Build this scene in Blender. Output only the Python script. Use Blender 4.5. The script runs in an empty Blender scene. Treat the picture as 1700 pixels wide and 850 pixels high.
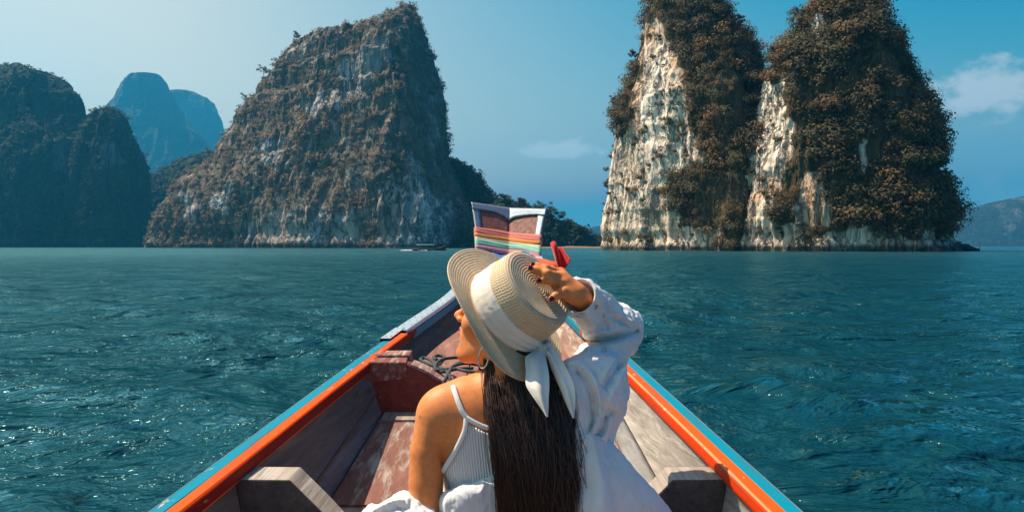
import bpy, math, random
import numpy as np
from mathutils import Vector, Matrix

random.seed(7)
RNG = np.random.default_rng(11)
SC = bpy.context.scene
COL = SC.collection

# ------------------------------------------------------------------ camera
HC = 1.05                      # camera height above the lake, metres
F = 1250.0                     # focal length in pixels of the 1700 px wide photograph
HZ = 409.0                     # row of the horizon in the photograph
cam_d = bpy.data.cameras.new('camera')
cam = bpy.data.objects.new('camera', cam_d); COL.objects.link(cam)
cam_d.sensor_width = 36.0
cam_d.lens = 36.0 * F / 1700.0
cam_d.shift_y = -(425.0 - HZ) / 1700.0
cam_d.clip_start = 0.05
cam_d.clip_end = 20000.0
cam.location = (0, 0, HC)
cam.rotation_euler = (math.radians(90), 0, 0)
SC.camera = cam
cam_d.dof.use_dof = False

# ------------------------------------------------------------------ light
SUN_AZ = math.radians(-73.0)   # measured from straight ahead, negative = to the left
SUN_EL = math.radians(60.0)
SUN_DIR = Vector((math.sin(SUN_AZ) * math.cos(SUN_EL), math.cos(SUN_AZ) * math.cos(SUN_EL), math.sin(SUN_EL)))
sun_d = bpy.data.lights.new('sun', 'SUN')
sun_d.energy = 5.0
sun_d.angle = math.radians(0.53)
sun_d.color = (1.0, 0.84, 0.66)
sun = bpy.data.objects.new('sun', sun_d); COL.objects.link(sun)
sun.rotation_euler = (-SUN_DIR).to_track_quat('-Z', 'Y').to_euler()
sun.location = (-20, 10, 30)

SC.view_settings.view_transform = 'Standard'
SC.view_settings.look = 'None'
SC.view_settings.gamma = 1.0
SC.view_settings.exposure = 0.80
SC.view_settings.use_curve_mapping = False

SC.render.engine = 'CYCLES'
SC.cycles.use_denoising = True
SC.cycles.max_bounces = 6
SC.cycles.diffuse_bounces = 3
SC.cycles.glossy_bounces = 3
SC.cycles.transmission_bounces = 2
SC.cycles.volume_bounces = 0
SC.cycles.transparent_max_bounces = 4
SC.cycles.sample_clamp_indirect = 4.0
SC.cycles.sample_clamp_direct = 2.4

# ------------------------------------------------------------------ node helpers
def nd(nt, kind, **kw):
    n = nt.nodes.new(kind)
    for k, v in kw.items():
        if k in n.inputs.keys() if isinstance(k, str) else False:
            n.inputs[k].default_value = v
        else:
            setattr(n, k, v)
    return n

def mathn(nt, op, a, b=None, c=None, clamp=False):
    n = nt.nodes.new('ShaderNodeMath'); n.operation = op; n.use_clamp = clamp
    for i, v in enumerate((a, b, c)):
        if v is None: continue
        if isinstance(v, (int, float)): n.inputs[i].default_value = v
        else: nt.links.new(v, n.inputs[i])
    return n.outputs[0]

def ramp(nt, fac, stops, interp='LINEAR'):
    n = nt.nodes.new('ShaderNodeValToRGB'); n.color_ramp.interpolation = interp
    el = n.color_ramp.elements
    while len(el) < len(stops): el.new(0.5)
    for e, (p, c) in zip(el, stops):
        e.position = p
        if isinstance(c, (int, float)): c = (c, c, c)
        e.color = (c[0], c[1], c[2], 1)
    nt.links.new(fac, n.inputs[0])
    return n.outputs[0]

def mixc(nt, fac, a, b, blend='MIX'):
    n = nt.nodes.new('ShaderNodeMix'); n.data_type = 'RGBA'; n.blend_type = blend
    for sock, v in ((n.inputs[0], fac), (n.inputs[6], a), (n.inputs[7], b)):
        if isinstance(v, (int, float)): sock.default_value = v
        elif isinstance(v, (tuple, list)): sock.default_value = (v[0], v[1], v[2], 1)
        else: nt.links.new(v, sock)
    return n.outputs[2]

def noise(nt, vec, scale, detail=4.0, rough=0.55, dist=0.0, out=0):
    n = nt.nodes.new('ShaderNodeTexNoise')
    n.inputs['Scale'].default_value = scale; n.inputs['Detail'].default_value = detail
    n.inputs['Roughness'].default_value = rough; n.inputs['Distortion'].default_value = dist
    if vec is not None: nt.links.new(vec, n.inputs['Vector'])
    return n.outputs[out]

def mapping(nt, vec, scale=(1, 1, 1), loc=(0, 0, 0), rot=(0, 0, 0)):
    n = nt.nodes.new('ShaderNodeMapping')
    n.inputs['Scale'].default_value = scale; n.inputs['Location'].default_value = loc; n.inputs['Rotation'].default_value = rot
    nt.links.new(vec, n.inputs['Vector'])
    return n.outputs[0]

def objco(nt):
    return nt.nodes.new('ShaderNodeTexCoord').outputs['Object']

def bump(nt, height, strength=0.3, dist=0.01, normal=None):
    n = nt.nodes.new('ShaderNodeBump')
    n.inputs['Strength'].default_value = strength; n.inputs['Distance'].default_value = dist
    nt.links.new(height, n.inputs['Height'])
    if normal is not None: nt.links.new(normal, n.inputs['Normal'])
    return n.outputs[0]

def material(name):
    m = bpy.data.materials.new(name); m.use_nodes = True
    nt = m.node_tree
    b = nt.nodes['Principled BSDF']
    return m, nt, b

def put(nt, sock, v):
    if isinstance(v, (int, float)): sock.default_value = v
    elif isinstance(v, (tuple, list)): sock.default_value = (v[0], v[1], v[2], 1)
    else: nt.links.new(v, sock)

# ------------------------------------------------------------------ sky
world = bpy.data.worlds.new('World'); SC.world = world; world.use_nodes = True
wn = world.node_tree; wn.nodes.clear()
w_out = wn.nodes.new('ShaderNodeOutputWorld')
w_bg = wn.nodes.new('ShaderNodeBackground'); w_bg.inputs['Strength'].default_value = 0.061
sky = wn.nodes.new('ShaderNodeTexSky'); sky.sky_type = 'NISHITA'; sky.sun_disc = False
sky.sun_elevation = SUN_EL
sky.sun_rotation = SUN_AZ
sky.air_density = 1.0; sky.dust_density = 4.0; sky.ozone_density = 1.0
SKY_GRADE = ((4.6, -8.5), (2.85, -4.3), (1.2, .2))
w_tc = wn.nodes.new('ShaderNodeTexCoord').outputs['Generated']
# the teal, contrasty grade of the photograph, per channel: gain and offset on the clear-sky model
sky_sep = wn.nodes.new('ShaderNodeSeparateColor'); wn.links.new(sky.outputs[0], sky_sep.inputs[0])
sky_cmb = wn.nodes.new('ShaderNodeCombineColor')
# pale air low over the horizon, all the way round
HORIZON_AIR = (1.0, 3.9, 5.4)
SKY_CAP = (7.2, 7.7, 7.7)
w_xyz = wn.nodes.new('ShaderNodeSeparateXYZ'); wn.links.new(w_tc, w_xyz.inputs[0])
hz_f = mathn(wn, 'POWER', 2.718, mathn(wn, 'MULTIPLY', mathn(wn, 'MAXIMUM', w_xyz.outputs[2], 0.0), -5.0))
for ch, (gain, off) in enumerate(SKY_GRADE):
    v_ = mathn(wn, 'MULTIPLY_ADD', sky_sep.outputs[ch], gain, off)
    v_ = mathn(wn, 'SMOOTH_MAX', v_, mathn(wn, 'MULTIPLY', hz_f, HORIZON_AIR[ch]), 1.0)
    v_ = mathn(wn, 'SMOOTH_MIN', v_, SKY_CAP[ch], 1.5)      # brightness capped to cut the fill light from the glow round the sun
    wn.links.new(mathn(wn, 'MAXIMUM', v_, 0.02), sky_cmb.inputs[ch])
sky_tint = sky_cmb.outputs[0]

def look(px, py):
    v = Vector(((px - 850) / F, 1.0, -(py - HZ) / F)); return v.normalized()

def cloud_mask(centre, sx, sz, scale, lo, hi, seed):
    """soft cloud bank about one direction of the sky, ragged by noise"""
    c = look(*centre)
    v = wn.nodes.new('ShaderNodeVectorMath'); v.operation = 'SUBTRACT'
    wn.links.new(w_tc, v.inputs[0]); v.inputs[1].default_value = c
    m = mapping(wn, v.outputs[0], (1 / sx, 1 / sx, 1 / sz))
    ln = wn.nodes.new('ShaderNodeVectorMath'); ln.operation = 'LENGTH'; wn.links.new(m, ln.inputs[0])
    fall = mathn(wn, 'SUBTRACT', 1.0, ln.outputs['Value'], clamp=True)
    nv = mapping(wn, w_tc, (1, 1, 1.7), (seed, seed * .7, 0))
    n = noise(wn, nv, scale, 7.0, 0.58, 0.25)
    s = mathn(wn, 'ADD', mathn(wn, 'MULTIPLY', fall, 0.75), mathn(wn, 'MULTIPLY', n, 0.9))
    r = wn.nodes.new('ShaderNodeMapRange'); r.interpolation_type = 'SMOOTHSTEP'
    r.inputs[1].default_value = lo; r.inputs[2].default_value = hi
    wn.links.new(s, r.inputs[0])
    return mathn(wn, 'MULTIPLY', r.outputs[0], mathn(wn, 'MULTIPLY', fall, 3.0, clamp=True))
cl_a = cloud_mask((1645, 150), .16, .058, 27.0, 0.76, 1.02, 6.7)
cl_b = cloud_mask((925, 250), .13, .030, 30.0, 0.80, 1.05, 8.4)
cl_c = cloud_mask((1640, 245), .17, .11, 5.0, 0.45, 1.25, 1.3)
cl_d = cloud_mask((-900, 60), .7, .25, 6.0, 0.70, 1.05, 5.2)
cl_e = cloud_mask((3300, 120), .8, .25, 6.0, 0.70, 1.05, 9.7)
sky_c = mixc(wn, mathn(wn, 'MULTIPLY', cl_c, 0.40), sky_tint, (2.4, 4.6, 5.4))
for cm, k in ((cl_a, .66), (cl_b, .5), (cl_d, .5), (cl_e, .5)):
    sky_c = mixc(wn, mathn(wn, 'MULTIPLY', cm, k), sky_c, (7.2, 7.6, 7.8))
wn.links.new(sky_c, w_bg.inputs['Color'])
wn.links.new(w_bg.outputs[0], w_out.inputs['Surface'])

# ------------------------------------------------------------------ geometry helpers
def P(px, py, d):
    """the point that stands d metres ahead of the camera behind a pixel of the 1700 x 850 photograph"""
    return np.array(((px - 850.0) / F * d, d, HC - (py - HZ) / F * d))

def unit(v):
    v = np.asarray(v, float); return v / np.linalg.norm(v)

def make_mesh(name, V, Fq=None, Ft=None, mat=None, smooth=True):
    V = np.asarray(V, np.float32)
    me = bpy.data.meshes.new(name)
    nq = 0 if Fq is None else len(Fq); ntri = 0 if Ft is None else len(Ft)
    me.vertices.add(len(V)); me.vertices.foreach_set('co', V.ravel())
    idx = []
    if nq: idx.append(np.asarray(Fq, np.int32).ravel())
    if ntri: idx.append(np.asarray(Ft, np.int32).ravel())
    idx = np.concatenate(idx)
    tot = np.concatenate([np.full(nq, 4, np.int32), np.full(ntri, 3, np.int32)])
    me.loops.add(len(idx)); me.loops.foreach_set('vertex_index', idx)
    me.polygons.add(len(tot))
    me.polygons.foreach_set('loop_start', np.concatenate([[0], np.cumsum(tot)[:-1]]).astype(np.int32))
    me.polygons.foreach_set('use_smooth', np.full(len(tot), smooth))
    me.update(calc_edges=True)
    if mat is not None: me.materials.append(mat)
    return me

def obj(name, me, parent=None, loc=None):
    o = bpy.data.objects.new(name, me); COL.objects.link(o)
    if parent is not None: o.parent = parent
    if loc is not None: o.location = loc
    return o

def mesh_obj(name, V, Fq=None, Ft=None, mat=None, parent=None, smooth=True):
    return obj(name, make_mesh(name, V, Fq, Ft, mat, smooth), parent)

def thing(name, label, cat, loc=(0, 0, 0), group=None):
    o = bpy.data.objects.new(name, None); COL.objects.link(o); o.location = loc
    o.empty_display_size = .1
    return tag(o, label, cat, group)

def tag(o, label=None, cat=None, group=None, kind=None):
    if label: o['label'] = label
    if cat: o['category'] = cat
    if group: o['group'] = group
    if kind: o['kind'] = kind
    return o

def point_color(me, name, arr):
    a = me.attributes.new(name, 'FLOAT_COLOR', 'POINT')
    arr = np.asarray(arr, np.float32)
    if arr.ndim == 1: arr = np.repeat(arr[:, None], 3, 1)
    a.data.foreach_set('color', np.c_[arr, np.ones(len(arr), np.float32)].astype(np.float32).ravel())

def vcol(nt, name):
    n = nt.nodes.new('ShaderNodeAttribute'); n.attribute_name = name
    return n.outputs['Color']

def grid_faces(nu, nv, wrap_u=False, wrap_v=False, flip=False):
    """quads of a grid whose vertex (i, j) has index i * nv + j"""
    i = np.arange(nu if wrap_u else nu - 1); j = np.arange(nv if wrap_v else nv - 1)
    I, J = np.meshgrid(i, j, indexing='ij'); I = I.ravel(); J = J.ravel()
    I2 = (I + 1) % nu; J2 = (J + 1) % nv
    q = np.c_[I * nv + J, I2 * nv + J, I2 * nv + J2, I * nv + J2]
    return q[:, ::-1] if flip else q

def catmull(pts, n, closed=False):
    pts = np.asarray(pts, float); m = len(pts)
    if closed: t = np.linspace(0, m, n, endpoint=False)
    else: t = np.linspace(0, m - 1, n)
    i = np.floor(t).astype(int)
    if not closed: i = np.minimum(i, m - 2)
    f = (t - i)[:, None]
    g = (lambda k: pts[k % m]) if closed else (lambda k: pts[np.clip(k, 0, m - 1)])
    p0, p1, p2, p3 = g(i - 1), g(i), g(i + 1), g(i + 2)
    return .5 * (2 * p1 + (p2 - p0) * f + (2 * p0 - 5 * p1 + 4 * p2 - p3) * f ** 2 + (3 * p1 - p0 - 3 * p2 + p3) * f ** 3)

def tube(path, r, sides=10, cap=True):
    """verts and faces of a round tube along a path; r a number or one radius per point"""
    path = np.asarray(path, float); n = len(path)
    r = np.full(n, r) if np.isscalar(r) else np.asarray(r, float)
    T = np.gradient(path, axis=0); T /= np.linalg.norm(T, axis=1)[:, None] + 1e-12
    up = np.array((0, 0, 1.)) if abs(T[0, 2]) < .9 else np.array((1., 0, 0))
    N = np.zeros_like(path); a = np.cross(T[0], up); a /= np.linalg.norm(a)
    for k in range(n):
        a = a - T[k] * (a @ T[k]); a /= np.linalg.norm(a) + 1e-12; N[k] = a
    B = np.cross(T, N)
    ang = np.linspace(0, 2 * math.pi, sides, endpoint=False)
    V = path[:, None] + r[:, None, None] * (np.cos(ang)[None, :, None] * N[:, None] + np.sin(ang)[None, :, None] * B[:, None])
    V = V.reshape(-1, 3); Q = grid_faces(n, sides, wrap_v=True)
    T3 = None
    if cap:
        c0, c1 = len(V), len(V) + 1
        V = np.r_[V, path[:1], path[-1:]]
        s = np.arange(sides); s2 = (s + 1) % sides
        T3 = np.r_[np.c_[np.full(sides, c0), s, s2], np.c_[np.full(sides, c1), (n - 1) * sides + s2, (n - 1) * sides + s]]
    return V, Q, T3

class MB:
    """gathers pieces into one mesh"""
    def __init__(s): s.V = []; s.Q = []; s.T = []; s.n = 0
    def add(s, V, Q=None, T=None):
        V = np.asarray(V, float)
        if Q is not None and len(Q): s.Q.append(np.asarray(Q) + s.n)
        if T is not None and len(T): s.T.append(np.asarray(T) + s.n)
        s.V.append(V); s.n += len(V); return s
    def tube(s, *a, **k): return s.add(*tube(*a, **k))
    def build(s, name, mat, parent=None, smooth=True):
        return mesh_obj(name, np.concatenate(s.V), np.concatenate(s.Q) if s.Q else None, np.concatenate(s.T) if s.T else None, mat, parent, smooth)

BOXQ = np.array([(0, 3, 2, 1), (4, 5, 6, 7), (0, 1, 5, 4), (1, 2, 6, 5), (2, 3, 7, 6), (3, 0, 4, 7)])
def hexa(c8): return np.asarray(c8, float), BOXQ

def bevel(o, w=.004, seg=2, angle=35):
    m = o.modifiers.new('bevel', 'BEVEL'); m.width = w; m.segments = seg; m.limit_method = 'ANGLE'; m.angle_limit = math.radians(angle)
    return o

# gradient noise, vectorised
_perm = np.random.default_rng(3).permutation(256); _perm = np.r_[_perm, _perm, _perm]
_grad = np.random.default_rng(4).normal(size=(256, 3)); _grad /= np.linalg.norm(_grad, axis=1)[:, None]
def perlin(p):
    p = np.asarray(p, float); i = np.floor(p).astype(int); f = p - i; i &= 255
    u = f * f * f * (f * (f * 6 - 15) + 10)
    out = 0
    for dx in (0, 1):
        for dy in (0, 1):
            for dz in (0, 1):
                h = _perm[_perm[_perm[(i[..., 0] + dx) & 255] + ((i[..., 1] + dy) & 255)] + ((i[..., 2] + dz) & 255)]
                g = _grad[h]
                w = (u[..., 0] if dx else 1 - u[..., 0]) * (u[..., 1] if dy else 1 - u[..., 1]) * (u[..., 2] if dz else 1 - u[..., 2])
                out = out + w * (g[..., 0] * (f[..., 0] - dx) + g[..., 1] * (f[..., 1] - dy) + g[..., 2] * (f[..., 2] - dz))
    return out * 1.5
def fbm(p, oct=4, gain=.5, lac=2.03, ridge=False):
    s = 0; a = 1; t = 0
    for k in range(oct):
        n = perlin(np.asarray(p) * lac ** k + 17.3 * k)
        s = s + a * ((1 - 2 * np.abs(n)) if ridge else n); t += a; a *= gain
    return s / t

# ------------------------------------------------------------------ haze (air between here and the far mountains)
def haze_box():
    x, y0, y1, z0, z1 = 5200, -5200, 5200, -30, 640
    c = [(-x, y0, z0), (x, y0, z0), (x, y1, z0), (-x, y1, z0), (-x, y0, z1), (x, y0, z1), (x, y1, z1), (-x, y1, z1)]
    m = bpy.data.materials.new('haze_air'); m.use_nodes = True; nt = m.node_tree; nt.nodes.clear()
    o = nt.nodes.new('ShaderNodeOutputMaterial'); v = nt.nodes.new('ShaderNodeVolumePrincipled')
    v.inputs['Color'].default_value = (0.05, 0.52, 1.0, 1)
    v.inputs['Density'].default_value = HAZE_DENSITY
    v.inputs['Anisotropy'].default_value = 0.35
    nt.links.new(v.outputs[0], o.inputs['Volume'])
    V, Q = hexa(c)
    tag(mesh_obj('haze', V, Q, None, m, None, False), kind='stuff')
HAZE_DENSITY = 1.6e-4
haze_box()

# ------------------------------------------------------------------ water
def build_water():
    front = np.radians(np.linspace(-42, 42, 660))
    back = np.radians(np.linspace(42, 318, 120))[1:-1]
    th = np.r_[front, back]
    dth = math.radians(84 / 659)
    R = [1.0]
    while R[-1] < 5000: R.append(R[-1] * 1.0125 if R[-1] < 250 else R[-1] * 1.06)
    R = np.array(R[:-1] + [5000.0]); nr = len(R)
    A, RR = np.meshgrid(th, R, indexing='ij')
    X = RR * np.sin(A); Y = RR * np.cos(A)
    Z = np.zeros_like(X); DX = np.zeros_like(X); DY = np.zeros_like(X)
    rng = np.random.default_rng(5)
    step = RR * 0.0125
    wind = math.radians(62)
    calm = .75 + .5 * np.clip(fbm(np.stack([X * .035, Y * .035, X * 0], -1), 2) + .2, -.6, .6)
    for k in range(64):
        L = 0.22 * (5.2 / 0.22) ** ((k + rng.random()) / 64)
        a = wind + rng.normal() * .62 + (math.pi if rng.random() < .12 else 0)
        kx, ky = math.cos(a) * 2 * math.pi / L, math.sin(a) * 2 * math.pi / L
        amp = 0.0054 * L ** 0.72 * (0.6 + .8 * rng.random())
        w = np.clip((L / step - 2.5) / 3, 0, 1) * amp * np.where(L < 1.2, calm, 1)
        ph = kx * X + ky * Y + rng.random() * 6.283
        Z += w * np.sin(ph)
        c = np.cos(ph) * w * .9
        DX += c * math.cos(a); DY += c * math.sin(a)
    near = np.clip((R[None, :] - 1.2) / 2, 0, 1)
    V = np.stack([X + DX * near, Y + DY * near, Z], -1)
    V = np.concatenate([V.reshape(-1, 3), [[0, 0, 0]]])
    nth = len(th)
    Q = grid_faces(nth, nr, wrap_u=True)
    i = np.arange(nth); T = np.c_[np.full(nth, nth * nr), ((i + 1) % nth) * nr, i * nr]
    m, nt, b = material('lake_water')
    co = objco(nt)
    dist = nt.nodes.new('ShaderNodeCameraData')
    # ripples: fine crossing wavelets, flattened along the wind
    v1 = mapping(nt, co, (1.0, 1.3, 1), rot=(0, 0, math.radians(24)))
    n1 = noise(nt, v1, 3.2, 4, .58, .6)
    v2 = mapping(nt, co, (1.0, 1.3, 1), rot=(0, 0, math.radians(-18)))
    n2 = noise(nt, v2, 0.95, 5, .62, .4)
    v3 = mapping(nt, co, (1.0, 1.5, 1), rot=(0, 0, math.radians(8)))
    n3 = noise(nt, v3, 0.20, 5, .62, .5)
    bm = bump(nt, n3, 0.95, 1.2)
    bm = bump(nt, n2, 0.90, 0.34, bm)
    bm = bump(nt, n1, 0.70, 0.060, bm)
    n0 = noise(nt, mapping(nt, co, (1.0, 1.8, 1), rot=(0, 0, math.radians(-5))), 11.0, 3, .6, .5)
    bm = bump(nt, n0, 0.12, 0.010, bm)
    # wavelets too small to model roughen the surface farther out
    ln = nt.nodes.new('ShaderNodeVectorMath'); ln.operation = 'LENGTH'; nt.links.new(co, ln.inputs[0])
    mr = nt.nodes.new('ShaderNodeMapRange'); mr.inputs[1].default_value = 6; mr.inputs[2].default_value = 110; mr.inputs[3].default_value = .10; mr.inputs[4].default_value = .22
    nt.links.new(ln.outputs['Value'], mr.inputs[0])
    # silty teal body under a reflecting skin
    df = nt.nodes.new('ShaderNodeBsdfDiffuse'); gl = nt.nodes.new('ShaderNodeBsdfGlossy'); fr = nt.nodes.new('ShaderNodeFresnel'); mx = nt.nodes.new('ShaderNodeMixShader')
    df.inputs['Color'].default_value = (0.0030, 0.037, 0.052, 1)
    gl.inputs['Color'].default_value = (0.42, 0.84, 0.88, 1)
    nt.links.new(mr.outputs[0], gl.inputs['Roughness'])
    fr.inputs['IOR'].default_value = 1.333
    for n_ in (df, gl, fr): nt.links.new(bm, n_.inputs['Normal'])
    nt.links.new(fr.outputs[0], mx.inputs[0]); nt.links.new(df.outputs[0], mx.inputs[1]); nt.links.new(gl.outputs[0], mx.inputs[2])
    nt.nodes.remove(b); nt.links.new(mx.outputs[0], nt.nodes['Material Output'].inputs['Surface'])
    o = mesh_obj('water', V, Q, T, m)
    tag(o, 'rippled teal lake water', kind='structure')
build_water()
# ------------------------------------------------------------------ limestone hills
def rock_material(name, base, pale, dark, stain, veg, veg_amt, scale, pale_lo=.45):
    """streaked limestone with scrub stain; scale = metres of the main features"""
    m, nt, b = material(name)
    co = objco(nt)
    s = 1.0 / scale
    streak = noise(nt, mapping(nt, co, (1.9 * s, 1.9 * s, .28 * s)), 1.0, 6, .62, .35)
    streak2 = noise(nt, mapping(nt, co, (4.6 * s, 4.6 * s, .26 * s), (7, 3, 1)), 1.0, 5, .6, .2)
    blotch = noise(nt, mapping(nt, co, (.55 * s, .55 * s, .4 * s), (3, 9, 4)), 1.0, 5, .6, .5)
    fine = noise(nt, mapping(nt, co, (7 * s, 7 * s, 4 * s)), 1.0, 6, .65)
    c = mixc(nt, ramp(nt, streak, [(.36, 0), (.60, 1)]), base, pale)
    c = mixc(nt, ramp(nt, blotch, [(.46, 0), (.64, .75)]), c, stain)
    c = mixc(nt, ramp(nt, streak2, [(.52, 0), (.68, .62)]), c, dark)
    c = mixc(nt, ramp(nt, fine, [(.30, .4), (.46, 0)]), c, dark)
    # cracks and hollows: thin dark seams where two noises cross their middle value, drawn out downwards
    def seam(sx, sz, off, w):
        n = noise(nt, mapping(nt, co, (sx * s, sx * s, sz * s), off), 1.0, 5, .6, .5)
        d_ = mathn(nt, 'ABSOLUTE', mathn(nt, 'SUBTRACT', n, .5))
        return ramp(nt, d_, [(0, 0), (w, 1)])
    crk = mathn(nt, 'MULTIPLY', seam(2.2, .42, (5, 5, 5), .030), seam(1.1, .75, (9, 2, 4), .022))
    gap = noise(nt, mapping(nt, co, (.8 * s, .8 * s, .5 * s), (8, 1, 6)), 1.0, 4, .6)
    c = mixc(nt, mathn(nt, 'MULTIPLY', mathn(nt, 'SUBTRACT', 1.0, crk), ramp(nt, gap, [(.34, .15), (.56, .85)])), c, tuple(.6 * x for x in dark))
    # the wet, stained foot of the cliff
    sep = nt.nodes.new('ShaderNodeSeparateXYZ'); nt.links.new(co, sep.inputs[0])
    wet = mathn(nt, 'ADD', sep.outputs[2], mathn(nt, 'MULTIPLY', fine, -.05 * scale))
    wr = nt.nodes.new('ShaderNodeMapRange'); wr.inputs[1].default_value = .075 * scale; wr.inputs[2].default_value = .17 * scale; wr.inputs[3].default_value = .85; wr.inputs[4].default_value = 0
    nt.links.new(wet, wr.inputs[0])
    c = mixc(nt, wr.outputs[0], c, tuple(.8 * x for x in dark))
    v = noise(nt, mapping(nt, co, (.9 * s, .9 * s, .9 * s), (1, 5, 2)), 1.0, 6, .62)
    at = vcol(nt, 'cover')
    vm = mathn(nt, 'ADD', mathn(nt, 'MULTIPLY', at, veg_amt), mathn(nt, 'MULTIPLY', v, .9))
    c = mixc(nt, ramp(nt, vm, [(.62, 0), (.80, 1)]), c, veg)
    nt.links.new(c, b.inputs['Base Color'])
    b.inputs['Roughness'].default_value = .95; b.inputs['Specular IOR Level'].default_value = .15
    h = mathn(nt, 'ADD', mathn(nt, 'MULTIPLY', streak2, 1.0), mathn(nt, 'MULTIPLY', fine, .6))
    h = mathn(nt, 'ADD', h, mathn(nt, 'MULTIPLY', crk, .55))
    nt.links.new(bump(nt, h, 1.0, scale * .11), b.inputs['Normal'])
    return m

def px_of(V):
    return np.c_[850 + F * V[:, 0] / V[:, 1], HZ - F * (V[:, 2] - HC) / V[:, 1]]

def poly_in(pts, poly):
    """signed 2-D distance to a polygon, positive inside (pixels)"""
    poly = np.asarray(poly, float); x, y = pts[:, 0], pts[:, 1]
    d2 = np.full(len(pts), 1e18); ins = np.zeros(len(pts), bool)
    n = len(poly)
    for i in range(n):
        a, b = poly[i], poly[(i + 1) % n]; e = b - a
        t = np.clip(((x - a[0]) * e[0] + (y - a[1]) * e[1]) / (e @ e + 1e-12), 0, 1)
        d2 = np.minimum(d2, (x - a[0] - t * e[0]) ** 2 + (y - a[1] - t * e[1]) ** 2)
        c = ((a[1] > y) != (b[1] > y)) & (x < (b[0] - a[0]) * (y - a[1]) / (b[1] - a[1] + 1e-12) + a[0])
        ins ^= c
    return np.where(ins, 1, -1) * np.sqrt(d2)

def hill(name, left, right, d, section, depth, nth, nz, amp, scale, mat, label, bare=(), seed=0, foot=True, flute=1.0, zpow=1.0, lean=0.0, inset=0.0):
    """a closed rock mass: horizontal sections whose ends follow the left and right outline (given as photo rows), displaced by noise.
    bare: outlines of open rock faces, (x, y) at the face's distance. Returns what the planting needs."""
    left = np.array(left, float); right = np.array(right, float)
    ytop = max(left[:, 1].min(), right[:, 1].min())
    ybot = HZ + (HC + 3.0) * F / d
    t = np.linspace(0, 1, nz) ** zpow
    ys = ybot + (ytop - ybot) * t
    o = np.argsort(left[:, 1]); xl = np.interp(ys, left[o, 1], left[o, 0])
    o = np.argsort(right[:, 1]); xr = np.interp(ys, right[o, 1], right[o, 0])
    xl = (xl - 850) / F * d; xr = (xr - 850) / F * d
    z = HC - (ys - HZ) / F * d
    sec = catmull(section, nth, closed=True)
    xc, a = (xl + xr) / 2, np.maximum((xr - xl) / 2 - inset * (.35 + .85 * t), .02)
    amax = a.max()
    b = depth * amax * (0.25 + .75 * (a / amax)) * np.clip((a / amax) * 8, 0, 1)
    Y = d + lean * (z[:, None] - z[0]) + b[:, None] * sec[None, :, 1]
    X = (xc[:, None] + a[:, None] * sec[None, :, 0]) * (1 + (Y / d - 1) * np.clip(np.abs(sec[None, :, 0]) * 1.2 - .2, 0, 1))
    Z = np.repeat(z[:, None], nth, 1)
    Pn = np.stack([X, Y, Z], -1)
    tx = np.roll(sec, -1, 0) - np.roll(sec, 1, 0)
    nrm = np.stack([tx[:, 1][None] * b[:, None], -tx[:, 0][None] * a[:, None]], -1)
    nrm /= np.linalg.norm(nrm, axis=-1, keepdims=True) + 1e-9
    # outward
    if (nrm[:, :, 0] * (X - xc[:, None])).mean() < 0: nrm = -nrm
    face = np.abs(nrm[..., 1])
    q = Pn / scale + seed * 3.7
    big = fbm(q * [.35, .35, .22], 3)
    mid = fbm(q * [1.0, 1.0, .34], 4, .55)
    fl = fbm(q * [2.6, 2.6, .34] + 9, 4, .5, ridge=True)
    fine = fbm(q * [4.5, 4.5, 3.0] + 5, 3, .55)
    ledge = fbm(q * [.6, .6, 2.2] + 31, 3)
    hgt = np.clip((z - z[0]) / (z[-1] - z[0]), 0, 1)[:, None]
    taper = np.clip(a / amax * 3, .15, 1)[:, None]
    disp = amp * taper * ((.58 + .70 * face) * (1.5 * big + 1.0 * mid) + flute * .80 * fl * (.5 + .5 * face) + .15 * fine + .35 * ledge)
    crag = fbm(q * [9, 9, 4.5] + 55, 3, .5, ridge=True)
    disp += amp * taper * (.07 * crag + .26 * np.abs(fbm(q * [3.0, 3.0, .42] + 71, 3)))
    if foot:   # notch cut by the lake, then a stained toe
        disp += -amp * .32 * np.exp(-((Z - 2.2 * scale * .16) / (scale * .16)) ** 2) - amp * .15 * np.exp(-((Z) / (scale * .07)) ** 2)
    X2 = X + nrm[..., 0] * disp; Y2 = Y + nrm[..., 1] * disp
    Z2 = Z + amp * .5 * fbm(q * [.9, .9, .9] + 77, 3) * np.clip(hgt * 4, 0, 1) * taper
    V = np.stack([X2, Y2, Z2], -1)
    me_V = V.reshape(-1, 3)
    Q = grid_faces(nz, nth, wrap_v=True, flip=True)
    top = len(me_V)
    me_V = np.r_[me_V, V[-1].mean(0)[None]]
    s = np.arange(nth); T = np.c_[(nz - 1) * nth + s, np.full(nth, top), (nz - 1) * nth + (s + 1) % nth]
    # normals for planting
    du = np.roll(V, -1, 1) - np.roll(V, 1, 1); dv = np.gradient(V, axis=0)
    N = np.cross(du, dv); N /= np.linalg.norm(N, axis=-1, keepdims=True) + 1e-9
    if (N[..., 0] * nrm[..., 0] + N[..., 1] * nrm[..., 1]).mean() < 0: N = -N
    pv = px_of(V.reshape(-1, 3))
    wob = np.c_[fbm(V.reshape(-1, 3) / scale * 1.5, 4), fbm(V.reshape(-1, 3) / scale * 1.5 + 40, 4)] * (26 * 185 / d * scale / 9)
    expo = np.full(len(pv), -60.0)
    front = (V.reshape(-1, 3)[:, 1] < d + depth * amax * .6)
    for poly in bare:
        expo = np.where(front, np.maximum(expo, poly_in(pv + wob, poly)), expo)
    back_rock = fbm(V.reshape(-1, 3) / scale * [.5, .5, .2] + 60, 3).ravel() * 80 - 12
    if bare: expo = np.where(front, expo, back_rock)
    else: expo = back_rock
    cover = 1 / (1 + np.exp(expo / (3.5 * 185 / d * scale / 9)))
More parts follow.
